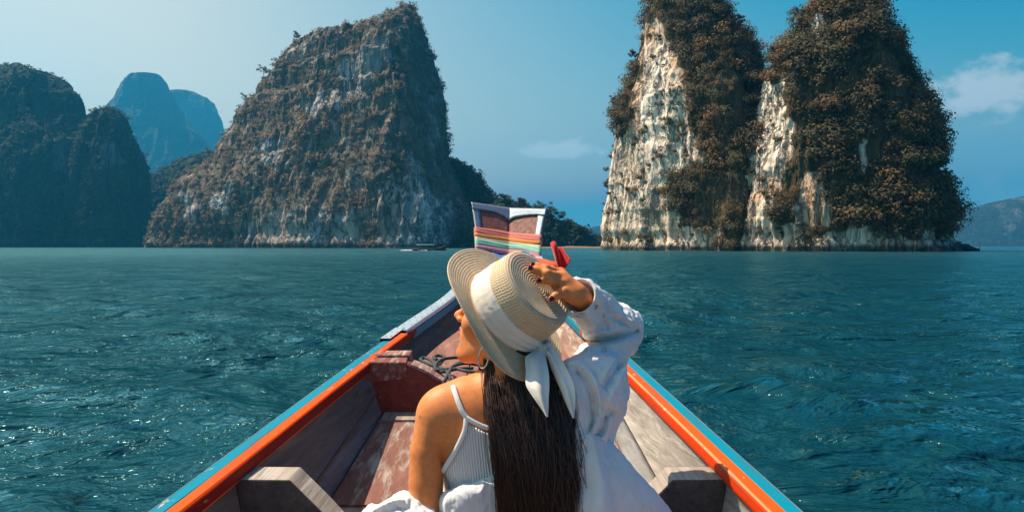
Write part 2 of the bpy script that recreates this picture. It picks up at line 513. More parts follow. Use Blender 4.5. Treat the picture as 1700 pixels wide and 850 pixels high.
    me = make_mesh(name, me_V, Q, T, mat)
    point_color(me, 'cover', np.r_[cover, cover[-1:]])
    ob = obj(name, me); tag(ob, label, kind='structure')
    area = np.linalg.norm(np.cross(np.roll(V, -1, 1) - V, np.roll(V, -1, 0) - V), axis=-1); area[-1] = 0
    return dict(V=V.reshape(-1, 3), N=N.reshape(-1, 3), cover=cover, area=area.ravel(), d=d)

def foliage_material(name):
    m, nt, b = material(name)
    c = vcol(nt, 'tint')
    nt.links.new(c, b.inputs['Base Color'])
    b.inputs['Roughness'].default_value = .75; b.inputs['Specular IOR Level'].default_value = .2
    tr = nt.nodes.new('ShaderNodeBsdfTranslucent'); mx = nt.nodes.new('ShaderNodeMixShader'); mx.inputs[0].default_value = .28
    nt.links.new(c, tr.inputs['Color']); nt.links.new(b.outputs[0], mx.inputs[1]); nt.links.new(tr.outputs[0], mx.inputs[2])
    nt.links.new(mx.outputs[0], nt.nodes['Material Output'].inputs['Surface'])
    return m
FOL = foliage_material('foliage')

def leaf_clumps(C, R, Nn, tint, k, size, rng, up=.75, flat=.62):
    """k leaf quads spread through each clump's volume"""
    n = len(C)
    dirs = rng.normal(size=(n, k, 3)); dirs /= np.linalg.norm(dirs, axis=-1, keepdims=True)
    dirs = dirs + Nn[:, None] * .45
    dirs[..., 2] *= flat
    rad = R[:, None, None] * (rng.random((n, k, 1)) ** .45)
    c = C[:, None] + dirs * rad
    nn = dirs + np.array((0, 0, up)) + rng.normal(size=(n, k, 3)) * .45
    nn /= np.linalg.norm(nn, axis=-1, keepdims=True)
    t = np.cross(nn, rng.normal(size=(n, k, 3))); t /= np.linalg.norm(t, axis=-1, keepdims=True) + 1e-9
    bt = np.cross(nn, t)
    s = (size * R[:, None, None] / R.mean()) * (.6 + .8 * rng.random((n, k, 1)))
    t = t * s; bt = bt * s * .62
    V = np.stack([c - t * .9 - bt * .6, c + bt * 1.1, c + t * 1.1], 2).reshape(-1, 3)
    Q = np.arange(len(V)).reshape(-1, 3)
    col = tint[:, None] * (.72 + .56 * rng.random((n, k, 1)))
    col = np.repeat(col.reshape(-1, 3), 3, 0)
    return V, Q, col

def plant(name, h, n, r, k, size, palette, label, seed, lift=.35, thresh=.5, zmin=1.0, front_only=True, patchy=2.4):
    rng = np.random.default_rng(seed)
    w = h['area'] * ((h['cover'] > thresh) if thresh > -1 or h['cover'].min() > .5 or 'tuft' not in name else (h['cover'] < .45)) * (h['V'][:, 2] > zmin)
    if front_only:
        toward = -(h['N'][:, 1]) + .35
        w = w * np.clip(toward * 2 + .4, .06, 1)
    # tufts gather in clusters
    w = w * np.clip(fbm(h['V'] / (r[1] * 3.2), 4).ravel() * patchy + .62, .02, 1)
    idx = rng.choice(len(w), n, p=w / w.sum())
    R = r[0] + (r[1] - r[0]) * rng.random(n) ** 2.6
    C = h['V'][idx] + h['N'][idx] * (R * lift)[:, None] + rng.normal(size=(n, 3)) * .25 * R[:, None]
    pal = np.array(palette)
    g = np.clip((fbm(C / (r[1] * 6), 2).ravel() + .5) * len(pal) + rng.normal(size=n) * .9, 0, len(pal) - 1.001).astype(int)
    tint = pal[g] * (.75 + .5 * rng.random((n, 1)))
    V, Q, col = leaf_clumps(C, R, h['N'][idx], tint, k, size, rng)
    me = make_mesh(name, V, None, Q, FOL, False)
    point_color(me, 'tint', col)
    o = obj(name, me); tag(o, label, kind='stuff')
    return o

BROWN = [(.066, .058, .030), (.095, .070, .032), (.080, .070, .034), (.130, .084, .036), (.165, .098, .038), (.085, .078, .036), (.20, .14, .048)]
DULL = [(.130, .108, .075), (.175, .130, .085), (.230, .150, .088), (.135, .120, .085), (.085, .090, .060)]
GREENB = [(.030, .040, .022), (.042, .048, .024), (.055, .052, .026)]

R_NEAR = rock_material('pale_limestone', (.56, .455, .35), (.84, .735, .60), (.085, .068, .056), (.60, .335, .18), (.085, .062, .034), .62, 9.0)
R_MID = rock_material('grey_limestone', (.26, .235, .21), (.50, .47, .44), (.095, .086, .080), (.25, .175, .115), (.135, .110, .078), .36, 18.0)
R_FAR = rock_material('wooded_rock', (.040, .050, .046), (.12, .13, .12), (.026, .034, .032), (.045, .048, .04), (.026, .038, .028), .85, 60.0)

# right-hand pair of karst towers
SEC_A = [(-1, .45), (-.78, -.08), (-.36, -.60), (.04, -1.02), (.40, -.84), (.75, -.62), (1, .0), (.7, .7), (0, .95), (-.75, .85)]
kA = hill('hill', [(994, 420), (995, 350), (1004, 300), (1014, 235), (1013, 175), (1026, 140), (1040, 85), (1047, 40), (1060, -5), (1082, -45)],
          [(1330, 420), (1320, 300), (1300, 200), (1268, 92), (1240, 55), (1205, 20), (1180, -5), (1140, -40), (1125, -55)],
          200, SEC_A, 1.25, 460, 360, 2.3, 9.0, R_NEAR,
          'sheer limestone tower with a pale rock face above the water',
          bare=[[(1056, 44), (1088, 36), (1124, 74), (1142, 150), (1146, 205), (1164, 240), (1150, 275), (1118, 290), (1100, 315), (1130, 350), (1130, 376), (1196, 372), (1196, 425), (985, 425), (985, 345), (1004, 330), (1000, 220), (1018, 205), (1040, 225), (1048, 165), (1066, 120)],
                [(1148, 240), (1170, 245), (1172, 268), (1150, 270)]], seed=1, inset=3.2)
SEC_B = [(-1, .40), (-.84, -.15), (-.52, -.60), (-.12, -.78), (.25, -.96), (.55, -1.0), (.84, -.5), (1, .1), (.7, .8), (0, .95), (-.7, .75)]
kB = hill('hill.001', [(1193, 420), (1203, 330), (1213, 265), (1232, 205), (1248, 145), (1272, 88), (1298, 62), (1316, 28), (1345, 2), (1362, -20), (1375, -45)],
          [(1614, 420), (1592, 398), (1580, 340), (1565, 290), (1553, 235), (1540, 180), (1505, 110), (1482, 66), (1462, 30), (1452, 5), (1430, -30), (1410, -50)],
          168, SEC_B, .72, 480, 330, 2.1, 9.0, R_NEAR,
          'broad limestone tower covered in brown scrub right of the pale face',
          bare=[[(1258, 130), (1296, 132), (1304, 190), (1312, 225), (1304, 290), (1292, 345), (1290, 425), (1180, 425), (1205, 340), (1222, 270), (1240, 225), (1255, 215), (1255, 165)],
                [(1230, 372), (1340, 376), (1352, 412), (1230, 420)],
                [(1330, 300), (1362, 290), (1378, 345), (1372, 372), (1320, 372)],
                [(1300, 380), (1600, 385), (1610, 425), (1300, 425)],
                [(1350, 28), (1364, 24), (1368, 85), (1354, 88)], [(1425, 225), (1440, 230), (1436, 300), (1426, 296)]], seed=2, inset=3.2)
plant('cliff_scrub', kA, 2500, (.35, 2.7), 125, .15, BROWN, 'brown scrub growing on the tower with the pale face', 21, thresh=.55)
plant('cliff_scrub.001', kB, 3900, (.35, 2.9), 125, .155, BROWN, 'brown scrub growing over the broad right tower', 22, thresh=.55, patchy=3.2)

plant('ledge_tuft', kA, 170, (.30, 1.2), 90, .15, BROWN, 'tufts of scrub rooted on the ledges of the pale rock face', 31, thresh=-1, patchy=3.0)
plant('ledge_tuft.001', kB, 90, (.30, 1.2), 90, .15, BROWN, 'tufts of scrub rooted on the lower rock of the broad tower', 32, thresh=-1, patchy=3.0)

# the pointed mountain in the middle distance
SEC_C = [(-1, .35), (-.70, -.10), (-.25, -.42), (.2, -.68), (.60, -.98), (.86, -.74), (1, .1), (.6, .8), (0, .95), (-.6, .75)]
kC = hill('hill.002', [(236, 412), (240, 398), (262, 352), (300, 300), (345, 262), (368, 215), (385, 185), (398, 168), (404, 158), (424, 148), (430, 118), (450, 106), (458, 86), (480, 68), (492, 62), (548, 61), (572, 58), (584, 46), (604, 40), (615, 30), (640, 26), (656, 24), (668, 9), (677, 1)],
          [(800, 412), (792, 380), (770, 330), (748, 280), (742, 235), (733, 170), (722, 110), (712, 60), (700, 22), (690, 5), (684, 3)],
          520, SEC_C, .80, 520, 420, 6.5, 24.0, R_MID,
          'pointed limestone mountain rising from the lake left of the bow',
          bare=[[(640, 305), (690, 295), (735, 330), (752, 380), (748, 412), (640, 412), (610, 370)], [(438, 235), (468, 232), (472, 268), (442, 275)],
                [(580, 95), (640, 62), (650, 90), (600, 140), (560, 180), (545, 160)], [(500, 150), (530, 155), (535, 190), (505, 185)],
                [(500, 340), (600, 350), (600, 410), (400, 410), (400, 372)], [(300, 325), (330, 330), (320, 365), (300, 360)], [(355, 325), (375, 325), (372, 355), (360, 355)]], seed=4, inset=3.6)
plant('mountain_scrub', kC, 5200, (.4, 2.8), 36, .30, DULL, 'dry brown scrub on the pointed mountain', 23, thresh=.45, patchy=4.5)

# low wooded slope to its right, the shore behind the bow
SEC_D = [(-1, 0), (-.6, -.7), (0, -1), (.6, -.7), (1, 0), (.6, .7), (0, 1), (-.6, .7)]
kD = hill('hill.003', [(690, 414), (715, 330), (738, 262)], [(870, 414), (838, 360), (800, 322), (775, 292), (752, 268), (745, 262)], 540, SEC_D, .5, 200, 120, 4.0, 24.0, R_FAR,
          'dark wooded flank at the foot of the pointed mountain', seed=5)
plant('hillside_wood', kD, 1500, (2.0, 5.0), 40, .9, GREENB, 'dark trees covering the lower flank', 24, thresh=-1)
kE = hill('hill.004', [(740, 414), (790, 385), (815, 345), (830, 335)], [(1040, 414), (1000, 402), (960, 380), (930, 366), (880, 350), (850, 338), (835, 335)], 450, SEC_D, .25, 240, 70, 2.0, 14.0, R_FAR,
          'low wooded shore behind the bow of the boat', seed=6)
plant('shore_wood', kE, 1300, (1.4, 3.4), 44, .62, GREENB, 'dark wood covering the low shore', 25, thresh=-1, zmin=2.5)

# the shaded ridge at the far left, then the blue mountains
SEC_E = [(-1, .2), (-.6, -.8), (-.2, -.75), (.2, -1.0), (.6, -.8), (1, .1), (.5, .8), (-.5, .8)]
kF = hill('hill.005', [(-300, 412), (-260, 300), (-190, 190), (-120, 156), (-70, 138), (-20, 122), (10, 112), (22, 106)],
          [(246, 412), (240, 330), (222, 268), (175, 225), (136, 190), (130, 165), (114, 150), (104, 134), (92, 127), (70, 124), (46, 115), (34, 106)], 800, SEC_E, .45, 420, 320, 7.5, 34.0, R_FAR,
          'dark shaded ridge at the left edge of the lake', seed=7, bare=[[(80, 230), (120, 225), (130, 280), (90, 290)]])
plant('ridge_wood', kF, 2600, (1.0, 3.4), 24, .6, GREENB, 'dark forest on the shaded ridge', 26, thresh=.3)
kF2 = hill('hill.006', [(60, 412), (100, 300), (140, 215), (160, 186), (172, 181)], [(250, 412), (244, 290), (232, 255), (216, 222), (206, 195), (192, 183), (182, 180)], 760, SEC_E, .6, 240, 200, 6.0, 36.0, R_FAR,
           'rounded dark shoulder at the right end of the shaded ridge', seed=8, bare=[[(162, 250), (205, 240), (214, 275), (175, 285)]])
plant('ridge_wood.001', kF2, 1300, (1.0, 3.4), 24, .6, GREENB, 'dark forest on the rounded shoulder', 27, thresh=.3)
kG = hill('hill.007', [(180, 412), (222, 330), (246, 300), (300, 272), (335, 258), (348, 252)], [(460, 412), (440, 330), (400, 275), (372, 256), (360, 250)], 900, SEC_D, .5, 200, 100, 8.0, 40.0, R_FAR,
          'dark wooded valley side between the ridge and the pointed mountain', seed=9, bare=[[(234, 320), (242, 316), (243, 352), (236, 352)]])
plant('valley_wood', kG, 1300, (2.0, 4.6), 24, .95, GREENB, 'dark forest on the valley side', 28, thresh=.3)
kH = hill('hill.008', [(60, 412), (120, 230), (142, 196), (176, 184), (192, 162), (204, 138), (218, 128), (236, 125), (250, 124)],
          [(420, 412), (390, 290), (340, 235), (308, 200), (296, 180), (284, 158), (276, 138), (266, 127), (258, 124)], 2800, SEC_E, .5, 300, 220, 26.0, 110.0, R_FAR,
          'blue flat-topped mountain in the haze', seed=10)
kI = hill('hill.009', [(230, 412), (262, 220), (278, 156), (290, 151), (302, 151)], [(430, 412), (395, 280), (372, 228), (365, 196), (356, 174), (344, 162), (326, 155), (312, 152)], 3500, SEC_E, .5, 300, 220, 30.0, 130.0, R_FAR,
          'paler blue mountain farther back in the haze', seed=11)
kJ = hill('hill.010', [(1480, 412), (1560, 372), (1600, 352), (1640, 338), (1700, 326), (1760, 318)], [(2300, 412), (2100, 360), (1950, 335), (1850, 325), (1800, 318)], 3000, SEC_D, .3, 240, 90, 9.0, 90.0, R_FAR,
          'hazy blue hill beyond the right tower', seed=12)
kK = hill('hill.011', [(930, 412), (962, 386), (985, 376), (1000, 374)], [(1250, 412), (1150, 386), (1080, 374), (1020, 373)], 3300, SEC_D, .3, 160, 50, 9.0, 90.0, R_FAR,
          'faint blue hill low on the horizon behind the shore', seed=13)
# ------------------------------------------------------------------ the longtail boat
def spline(xs, ys):
    """monotone cubic through the knots"""
    xs = np.array(xs, float); ys = np.array(ys, float); h = np.diff(xs); dl = np.diff(ys) / h
    m = np.r_[dl[0], [0 if a * b <= 0 else 2 * a * b / (a + b) for a, b in zip(dl[:-1], dl[1:])], dl[-1]]
    def f(x):
        x = np.asarray(x, float); i = np.clip(np.searchsorted(xs, x) - 1, 0, len(xs) - 2); t = (x - xs[i]) / h[i]
        return (2 * t ** 3 - 3 * t ** 2 + 1) * ys[i] + (t ** 3 - 2 * t ** 2 + t) * h[i] * m[i] + (-2 * t ** 3 + 3 * t ** 2) * ys[i + 1] + (t ** 3 - t ** 2) * h[i] * m[i + 1]
    return f
b_c = spline([-3.0, 0.0, 1.49, 2.3, 3.3, 4.2, 5.0, 5.5], [-.080, -.076, -.072, -.069, -.063, -.042, -.020, -.010])
b_w = spline([-3.0, 0.0, 1.49, 2.3, 3.3, 4.2, 4.8, 5.05, 5.5], [.60, .705, .650, .566, .451, .311, .236, .205, .15])
b_h = spline([-3.0, 0.0, 1.49, 2.3, 3.3, 4.2, 4.7, 5.05, 5.5], [.46, .56, .525, .46, .375, .268, .165, .06, -.04])   # gunwale below the lens
b_f = spline([-3.0, 0.0, 1.5, 2.75, 3.1, 3.3, 4.0, 4.8], [.90, .90, .85, .60, .525, .483, .42, .33])                 # floor below the lens

def wood_material(name, a, b_, worn=None, worn_amt=.5, gs=1.0, rough=.72, crack=.5, seed=0.0, worn_lo=.5):
    """weathered planks: grain along local Y, paint worn through to bare wood"""
    m, nt, b = material(name)
    co = mapping(nt, objco(nt), loc=(seed, seed * 1.7, seed * .6))
    g = noise(nt, mapping(nt, co, (58 * gs, 1.6 * gs, 58 * gs)), 1.0, 7, .62, .5)
    g2 = noise(nt, mapping(nt, co, (12 * gs, .7 * gs, 12 * gs)), 1.0, 5, .6, .8)
    c = mixc(nt, ramp(nt, g, [(.32, 0), (.68, 1)]), a, b_)
    c = mixc(nt, ramp(nt, g2, [(.40, 0), (.66, .55)]), c, tuple(.45 * v for v in a))
    h = g
    if worn is not None:
        w1 = noise(nt, mapping(nt, co, (30 * gs, 2.2 * gs, 30 * gs)), 1.0, 9, .74, .3)
        w2 = noise(nt, mapping(nt, co, (2.6, 1.6, 2.6), (4, 1, 3)), 1.0, 4, .6, .4)
        wv = mathn(nt, 'ADD', mathn(nt, 'MULTIPLY', w1, .80), mathn(nt, 'MULTIPLY', w2, .32))
        lo = worn_lo + (.5 - worn_amt) * .22
        f = ramp(nt, wv, [(lo + .035, 0), (lo + .13, 1)])
        wc = mixc(nt, ramp(nt, g, [(.35, 0), (.65, 1)]), tuple(.62 * v for v in worn), worn)
        c = mixc(nt, f, c, wc)
        h = mathn(nt, 'SUBTRACT', g, mathn(nt, 'MULTIPLY', f, .8))
    cr = noise(nt, mapping(nt, co, (60 * gs, 1.5 * gs, 60 * gs), (2, 5, 8)), 1.0, 3, .5, .6)
    c = mixc(nt, ramp(nt, cr, [(.66, 0), (.72, crack)]), c, (.02, .017, .015))
    dirt = noise(nt, mapping(nt, co, (5, 3, 5), (9, 2, 7)), 1.0, 6, .65)
    c = mixc(nt, ramp(nt, dirt, [(.52, 0), (.80, .28)]), c, (.055, .05, .046))
    put(nt, b.inputs['Base Color'], c)
    b.inputs['Roughness'].default_value = rough; b.inputs['Specular IOR Level'].default_value = .3
    nt.links.new(bump(nt, h, .55, .004), b.inputs['Normal'])
    return m

def paint_material(name, col, chip=(.42, .38, .32), amt=.12, rough=.42, seed=0.0):
    m, nt, b = material(name)
    co = mapping(nt, objco(nt), loc=(seed, seed, seed))
    n1 = noise(nt, mapping(nt, co, (38, 12, 38)), 1.0, 7, .7, .5)
    n2 = noise(nt, mapping(nt, co, (3, 2, 3)), 1.0, 4, .6)
    v = mathn(nt, 'ADD', mathn(nt, 'MULTIPLY', n1, .7), mathn(nt, 'MULTIPLY', n2, .4))
    c = mixc(nt, ramp(nt, n2, [(.35, 0), (.7, .4)]), col, tuple(.72 * x for x in col))
    f = ramp(nt, v, [(.745 - amt, 0), (.765 - amt, 1)])
    gr = noise(nt, mapping(nt, co, (7, 2.2, 7), (3, 8, 1)), 1.0, 7, .68)
    c = mixc(nt, ramp(nt, gr, [(.50, 0), (.72, .42)]), c, (.07, .05, .04))
    c = mixc(nt, f, c, chip)
    g = noise(nt, mapping(nt, co, (50, 1.6, 50)), 1.0, 4, .6)
    put(nt, b.inputs['Base Color'], c)
    put(nt, b.inputs['Roughness'], mathn(nt, 'ADD', mathn(nt, 'MULTIPLY', n2, .25), rough - .1)); b.inputs['Specular IOR Level'].default_value = .06
    nt.links.new(bump(nt, mathn(nt, 'SUBTRACT', mathn(nt, 'MULTIPLY', g, .5), f), .35, .003), b.inputs['Normal'])
    return m

M_TEAL = paint_material('teal_paint', (.004, .205, .30), (.34, .34, .31), .10, seed=1)
M_ORANGE = paint_material('orange_paint', (.80, .085, .006), (.45, .33, .24), .095, seed=2)
M_REDORANGE = paint_material('red_orange_paint', (.30, .020, .009), (.50, .32, .2), .06, seed=3)
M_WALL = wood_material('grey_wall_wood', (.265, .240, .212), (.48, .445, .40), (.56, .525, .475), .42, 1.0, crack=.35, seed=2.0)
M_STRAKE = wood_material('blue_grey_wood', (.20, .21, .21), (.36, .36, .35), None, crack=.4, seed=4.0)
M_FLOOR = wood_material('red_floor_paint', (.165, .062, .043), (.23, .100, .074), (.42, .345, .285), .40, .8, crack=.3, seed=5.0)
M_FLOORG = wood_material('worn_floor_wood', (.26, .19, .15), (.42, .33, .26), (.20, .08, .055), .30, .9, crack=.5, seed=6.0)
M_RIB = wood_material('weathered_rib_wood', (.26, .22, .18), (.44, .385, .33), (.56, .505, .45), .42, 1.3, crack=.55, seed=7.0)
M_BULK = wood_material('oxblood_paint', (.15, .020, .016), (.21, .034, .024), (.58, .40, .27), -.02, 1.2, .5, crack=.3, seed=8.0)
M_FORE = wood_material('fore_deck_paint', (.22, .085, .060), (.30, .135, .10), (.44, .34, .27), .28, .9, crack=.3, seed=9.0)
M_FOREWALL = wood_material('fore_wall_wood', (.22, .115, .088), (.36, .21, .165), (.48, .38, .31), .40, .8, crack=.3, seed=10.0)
M_WALL_SHADE = wood_material('shaded_wall_wood', (.070, .066, .066), (.125, .120, .118), None, crack=.5, seed=13.0)  # left planks: the shade of that side is put into the wood colour
M_STRAKE_SHADE = wood_material('shaded_blue_grey_wood', (.085, .095, .105), (.17, .185, .195), (.22, .18, .15), .25, crack=.4, seed=14.0)  # left strake, with the hull's shade mixed into its colour
M_FOREWALL_SHADE = wood_material('shaded_fore_wall_wood', (.062, .048, .042), (.105, .080, .070), (.17, .13, .11), .25, crack=.4, seed=15.0)  # left fore wall, darkened in colour for the shade it lies in
M_RIB_SHADE = wood_material('shaded_rib_wood', (.070, .056, .049), (.125, .102, .09), None, 1.0, 1.3, crack=.5, seed=16.0)  # rib faces across the boat: shade painted into the wood
M_RIM = wood_material('worn_lit_rim_paint', (.24, .085, .070), (.34, .150, .125), (.56, .44, .37), .40, 1.2, crack=.3, seed=17.0)  # worn paint, lightened for the sunlight on the bulkhead's top
M_EDGE = paint_material('worn_lit_edge', (.62, .24, .11), (.78, .62, .48), .14, .5, seed=5)  # chipped paint and the rail's edge highlight in one pale colour
M_FACE = {-1: paint_material('shaded_orange_paint', (.17, .013, .010), (.40, .26, .18), .05, .5, seed=6), 1: paint_material('deep_orange_paint', (.72, .052, .006), (.55, .36, .24), .06, .45, seed=7)}  # one orange paint; the left face has its shade painted in
M_HULL = paint_material('hull_brown_paint', (.16, .06, .035), (.3, .24, .18), .05, .6, seed=4)
M_METAL, nt, b = material('sheet_metal')
co = objco(nt)
n_ = noise(nt, mapping(nt, co, (5, 3, 5)), 1.0, 6, .65)
put(nt, b.inputs['Base Color'], mixc(nt, ramp(nt, n_, [(.4, 0), (.7, 1)]), (.25, .30, .345), (.17, .21, .25)))
b.inputs['Metallic'].default_value = .55; b.inputs['Roughness'].default_value = .42
nt.links.new(bump(nt, noise(nt, mapping(nt, co, (9, 4, 9)), 1.0, 3), .25, .01), b.inputs['Normal'])
M_CAPM = M_METAL.copy(); M_CAPM.name = 'pale_sheet_metal'
for n_ in M_CAPM.node_tree.nodes:
    if n_.type == 'MIX': n_.inputs[6].default_value = (.50, .57, .63, 1); n_.inputs[7].default_value = (.36, .42, .48, 1)
M_RIVET, nt, b = material('dark_rivet'); b.inputs['Base Color'].default_value = (.09, .09, .09, 1); b.inputs['Metallic'].default_value = .8; b.inputs['Roughness'].default_value = .5

boat = thing('longtail_boat', 'wooden longtail boat with orange and teal rails carrying the woman towards the cliffs', 'boat', (-.07, 1.0, 0))
boat_off = np.array((-.07, 1.0, 0))

def sweep(section, d0, d1, n, side, ref='gunwale', jitter=0.0, seed=0):
    """a strip that follows the boat's side. section: closed outline of (q, dz), q inward from the outer edge of the rail, dz above the rail"""
    d = np.linspace(d0, d1, n); sec = np.array(section, float); k = len(sec)
    edge = b_c(d) + side * b_w(d); z = HC - b_h(d)
    X = edge[:, None] - side * sec[None, :, 0]; Z = z[:, None] + sec[None, :, 1]
    if jitter:
        j = fbm(np.stack([np.repeat(d[:, None] * 3, k, 1), np.repeat(np.arange(k)[None] * 1.3, n, 0), np.full((n, k), seed + .5)], -1), 3) * jitter
        X = X + j; Z = Z + np.roll(j, 1, 1)
    V = np.stack([X, np.repeat(d[:, None], k, 1), Z], -1).reshape(-1, 3)
    Q = grid_faces(n, k, wrap_v=True, flip=(side < 0))
    caps = []
    for base in (0, (n - 1) * k):
        caps += [(base, base + i, base + i + 1) for i in range(1, k - 1)]
    return V - boat_off, Q, np.array(caps)

def strip(name, section, d0, d1, n, side, mat, jitter=0.0, seed=0, parent=None):
    V, Q, T = sweep(section, d0, d1, n, side, jitter=jitter, seed=seed)
    return mesh_obj(name, V, Q, T, mat, parent or boat, False)

for side in (-1, 1):
    strip('rail_edge', [(-.002, -.030), (-.002, -.0025), (.0008, -.001), (.0012, -.030)], -2.6, 3.28, 90, side, M_CAPM)
    strip('teal_rail', [(.0014, -.032), (.0014, -.002), (.004, 0), (.033, .001), (.035, -.001), (.035, -.032)], -2.6, 3.22, 90, side, M_TEAL, .0012, 1)
    strip('orange_rail', [(.0365, -.034), (.0365, .0005), (.039, .003), (.065, .003), (.0685, -.001), (.0685, -.034)], -2.6, 3.26, 90, side, M_ORANGE, .0012, 2)
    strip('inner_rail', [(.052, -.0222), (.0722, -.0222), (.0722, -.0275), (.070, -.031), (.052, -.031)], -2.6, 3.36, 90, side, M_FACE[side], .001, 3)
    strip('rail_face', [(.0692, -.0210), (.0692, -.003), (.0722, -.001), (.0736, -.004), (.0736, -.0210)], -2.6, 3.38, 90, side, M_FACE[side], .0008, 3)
    if side > 0: strip('worn_highlight_edge', [(.0660, .0034), (.0672, .0040), (.0705, .0012), (.0716, -.0004), (.0700, .0000)], -2.6, 3.24, 160, side, M_EDGE, .0016, 6)
    # sheet-metal capping of the forward rail, with its rivets
    cp = strip('metal_capping', [(-.010, -.026), (-.010, .006), (-.006, .009), (.050, .009), (.054, .006), (.054, -.010), (.050, -.012), (.050, .004), (-.006, .004), (-.006, -.026)], 3.30, 5.0, 50, side, M_CAPM)
    strip('metal_capping', [(-.012, -.020), (-.012, .009), (-.008, .012), (.034, .012), (.034, .009), (-.008, .009)], 3.12, 3.34, 8, side, M_CAPM)
    strip('teal_strip', [(.046, -.045), (.046, -.013), (.060, -.0125), (.062, -.016), (.062, -.045)], 3.37, 4.98, 50, side, M_TEAL, .001, 4)
    strip('rail_core', [(.0, -.05), (.0, -.027), (.045, -.027), (.045, -.05)], 3.30, 5.0, 50, side, M_FOREWALL)
    rv = MB()
    for dd in np.arange(3.16, 4.95, .085):
        for q in ((.006, .040) if dd > 3.34 else (.004, .026)):
            x = float(b_c(dd) + side * (b_w(dd) - q)); z = HC - float(b_h(dd)) + (.0095 if dd > 3.34 else .0125)
            a = np.linspace(0, 2 * math.pi, 8, endpoint=False)
            ring = np.c_[x + .0042 * np.cos(a), dd + .0042 * np.sin(a), np.full(8, z)]
            V = np.r_[ring, [[x, dd, z + .0022]]] - boat_off
            rv.add(V, None, np.c_[np.arange(8), (np.arange(8) + 1) % 8, np.full(8, 8)])
    rvo = rv.build('rivet', M_RIVET, cp); rvo['kind'] = 'stuff'

def wall_panel(name, side, d0, d1, n, top, bot, mat, thick=.022, m=6, jit=.002, seed=0):
    """a plank on the boat's side; top and bot give (q, height below the lens) at a distance"""
    d = np.linspace(d0, d1, n); q0, h0 = top(d); q1, h1 = bot(d)
    t = np.linspace(0, 1, m)
    Qv = q0[:, None] * (1 - t) + q1[:, None] * t; H = h0[:, None] * (1 - t) + h1[:, None] * t
    X = (b_c(d) + side * b_w(d))[:, None] - side * Qv
    D = np.repeat(d[:, None], m, 1)
    X = X + jit * fbm(np.stack([D * 2.3, H * 6, np.full_like(D, seed)], -1), 3)
    V = np.stack([X, D, HC - H], -1); V2 = V + np.array((side * thick, 0, 0))
    k = n * m
    Vall = np.r_[V.reshape(-1, 3), V2.reshape(-1, 3)] - boat_off
    Q1 = grid_faces(n, m, flip=(side > 0)); Q2 = grid_faces(n, m, flip=(side < 0)) + k
    rim = []
    idx = np.arange(k).reshape(n, m)
    loop = list(idx[:, 0]) + list(idx[-1, 1:]) + list(idx[-2::-1, -1]) + list(idx[0, -2:0:-1])
    for a, b2 in zip(loop, loop[1:] + loop[:1]): rim.append((a, b2, b2 + k, a + k) if side < 0 else (b2, a, a + k, b2 + k))
    return mesh_obj(name, Vall, np.r_[Q1, Q2, np.array(rim)], None, mat, boat, True)

# inner hull planks and the strake above the floor; gaps between them stay dark
seam = lambda d: .082 - .020 * np.clip((d - 1.2) / 1.6, 0, 1)     # height of the seam above the floor
for side in (-1, 1):
    wall_panel('wall_plank', side, -2.5, 2.74, 70, lambda d: (np.full_like(d, .058), b_h(d) + .026), lambda d: (np.full_like(d, .094), b_f(d) - seam(d) - .004), M_WALL if side > 0 else M_WALL_SHADE, seed=1 + side)
    wall_panel('lower_strake', side, -2.5, 2.74, 70, lambda d: (np.full_like(d, .090), b_f(d) - seam(d) + .004), lambda d: (np.full_like(d, .122), b_f(d) + .03), M_STRAKE if side > 0 else M_STRAKE_SHADE, thick=.03, seed=3 + side)
    wall_panel('fore_wall_plank', side, 2.88, 5.02, 50, lambda d: (np.full_like(d, .040), b_h(d) + .045), lambda d: (np.full_like(d, .125) - .03 * np.clip((d - 4.2) / .8, 0, 1), np.maximum(b_f(d), b_h(d) + .12) + .01), M_FOREWALL if side > 0 else M_FOREWALL_SHADE, seed=5 + side)
    # outer hull
    d = np.linspace(-2.6, 5.2, 90)
    rows = []
    for q, dz in ((.004, -.03), (.012, -.12), (.04, -.30), (.12, -.50), (.24, -.72)):
        zz = np.maximum(HC - b_h(d) + dz, -.35 + 0 * d)
        rows.append(np.c_[b_c(d) + side * np.maximum(b_w(d) - q * np.clip(b_w(d) / .4, .3, 1), .01), d, zz])
    V = np.stack(rows, 1)
    mesh_obj('hull_side', V.reshape(-1, 3) - boat_off, grid_faces(len(d), len(rows), flip=(side < 0)), None, M_HULL, boat)
# transom and the closing of the bow
d = -2.6
w = float(b_w(d)); zt = HC - float(b_h(d))
V, Q = hexa([(-w - .08, d - .03, -.3), (w - .08, d - .03, -.3), (w - .08, d, -.3), (-w - .08, d, -.3), (-w - .08, d - .03, zt), (w - .08, d - .03, zt), (w - .08, d, zt), (-w - .08, d, zt)])
mesh_obj('transom', V - boat_off, Q, None, M_HULL, boat, False)
V, Q = hexa([(-.17, 5.15, -.25), (.14, 5.15, -.25), (.0, 5.75, -.05), (-.03, 5.75, -.05), (-.19, 5.15, 1.0), (.17, 5.15, 1.0), (.01, 5.75, 1.12), (-.03, 5.75, 1.12)])
mesh_obj('prow', V - boat_off, Q, None, M_HULL, boat, False)

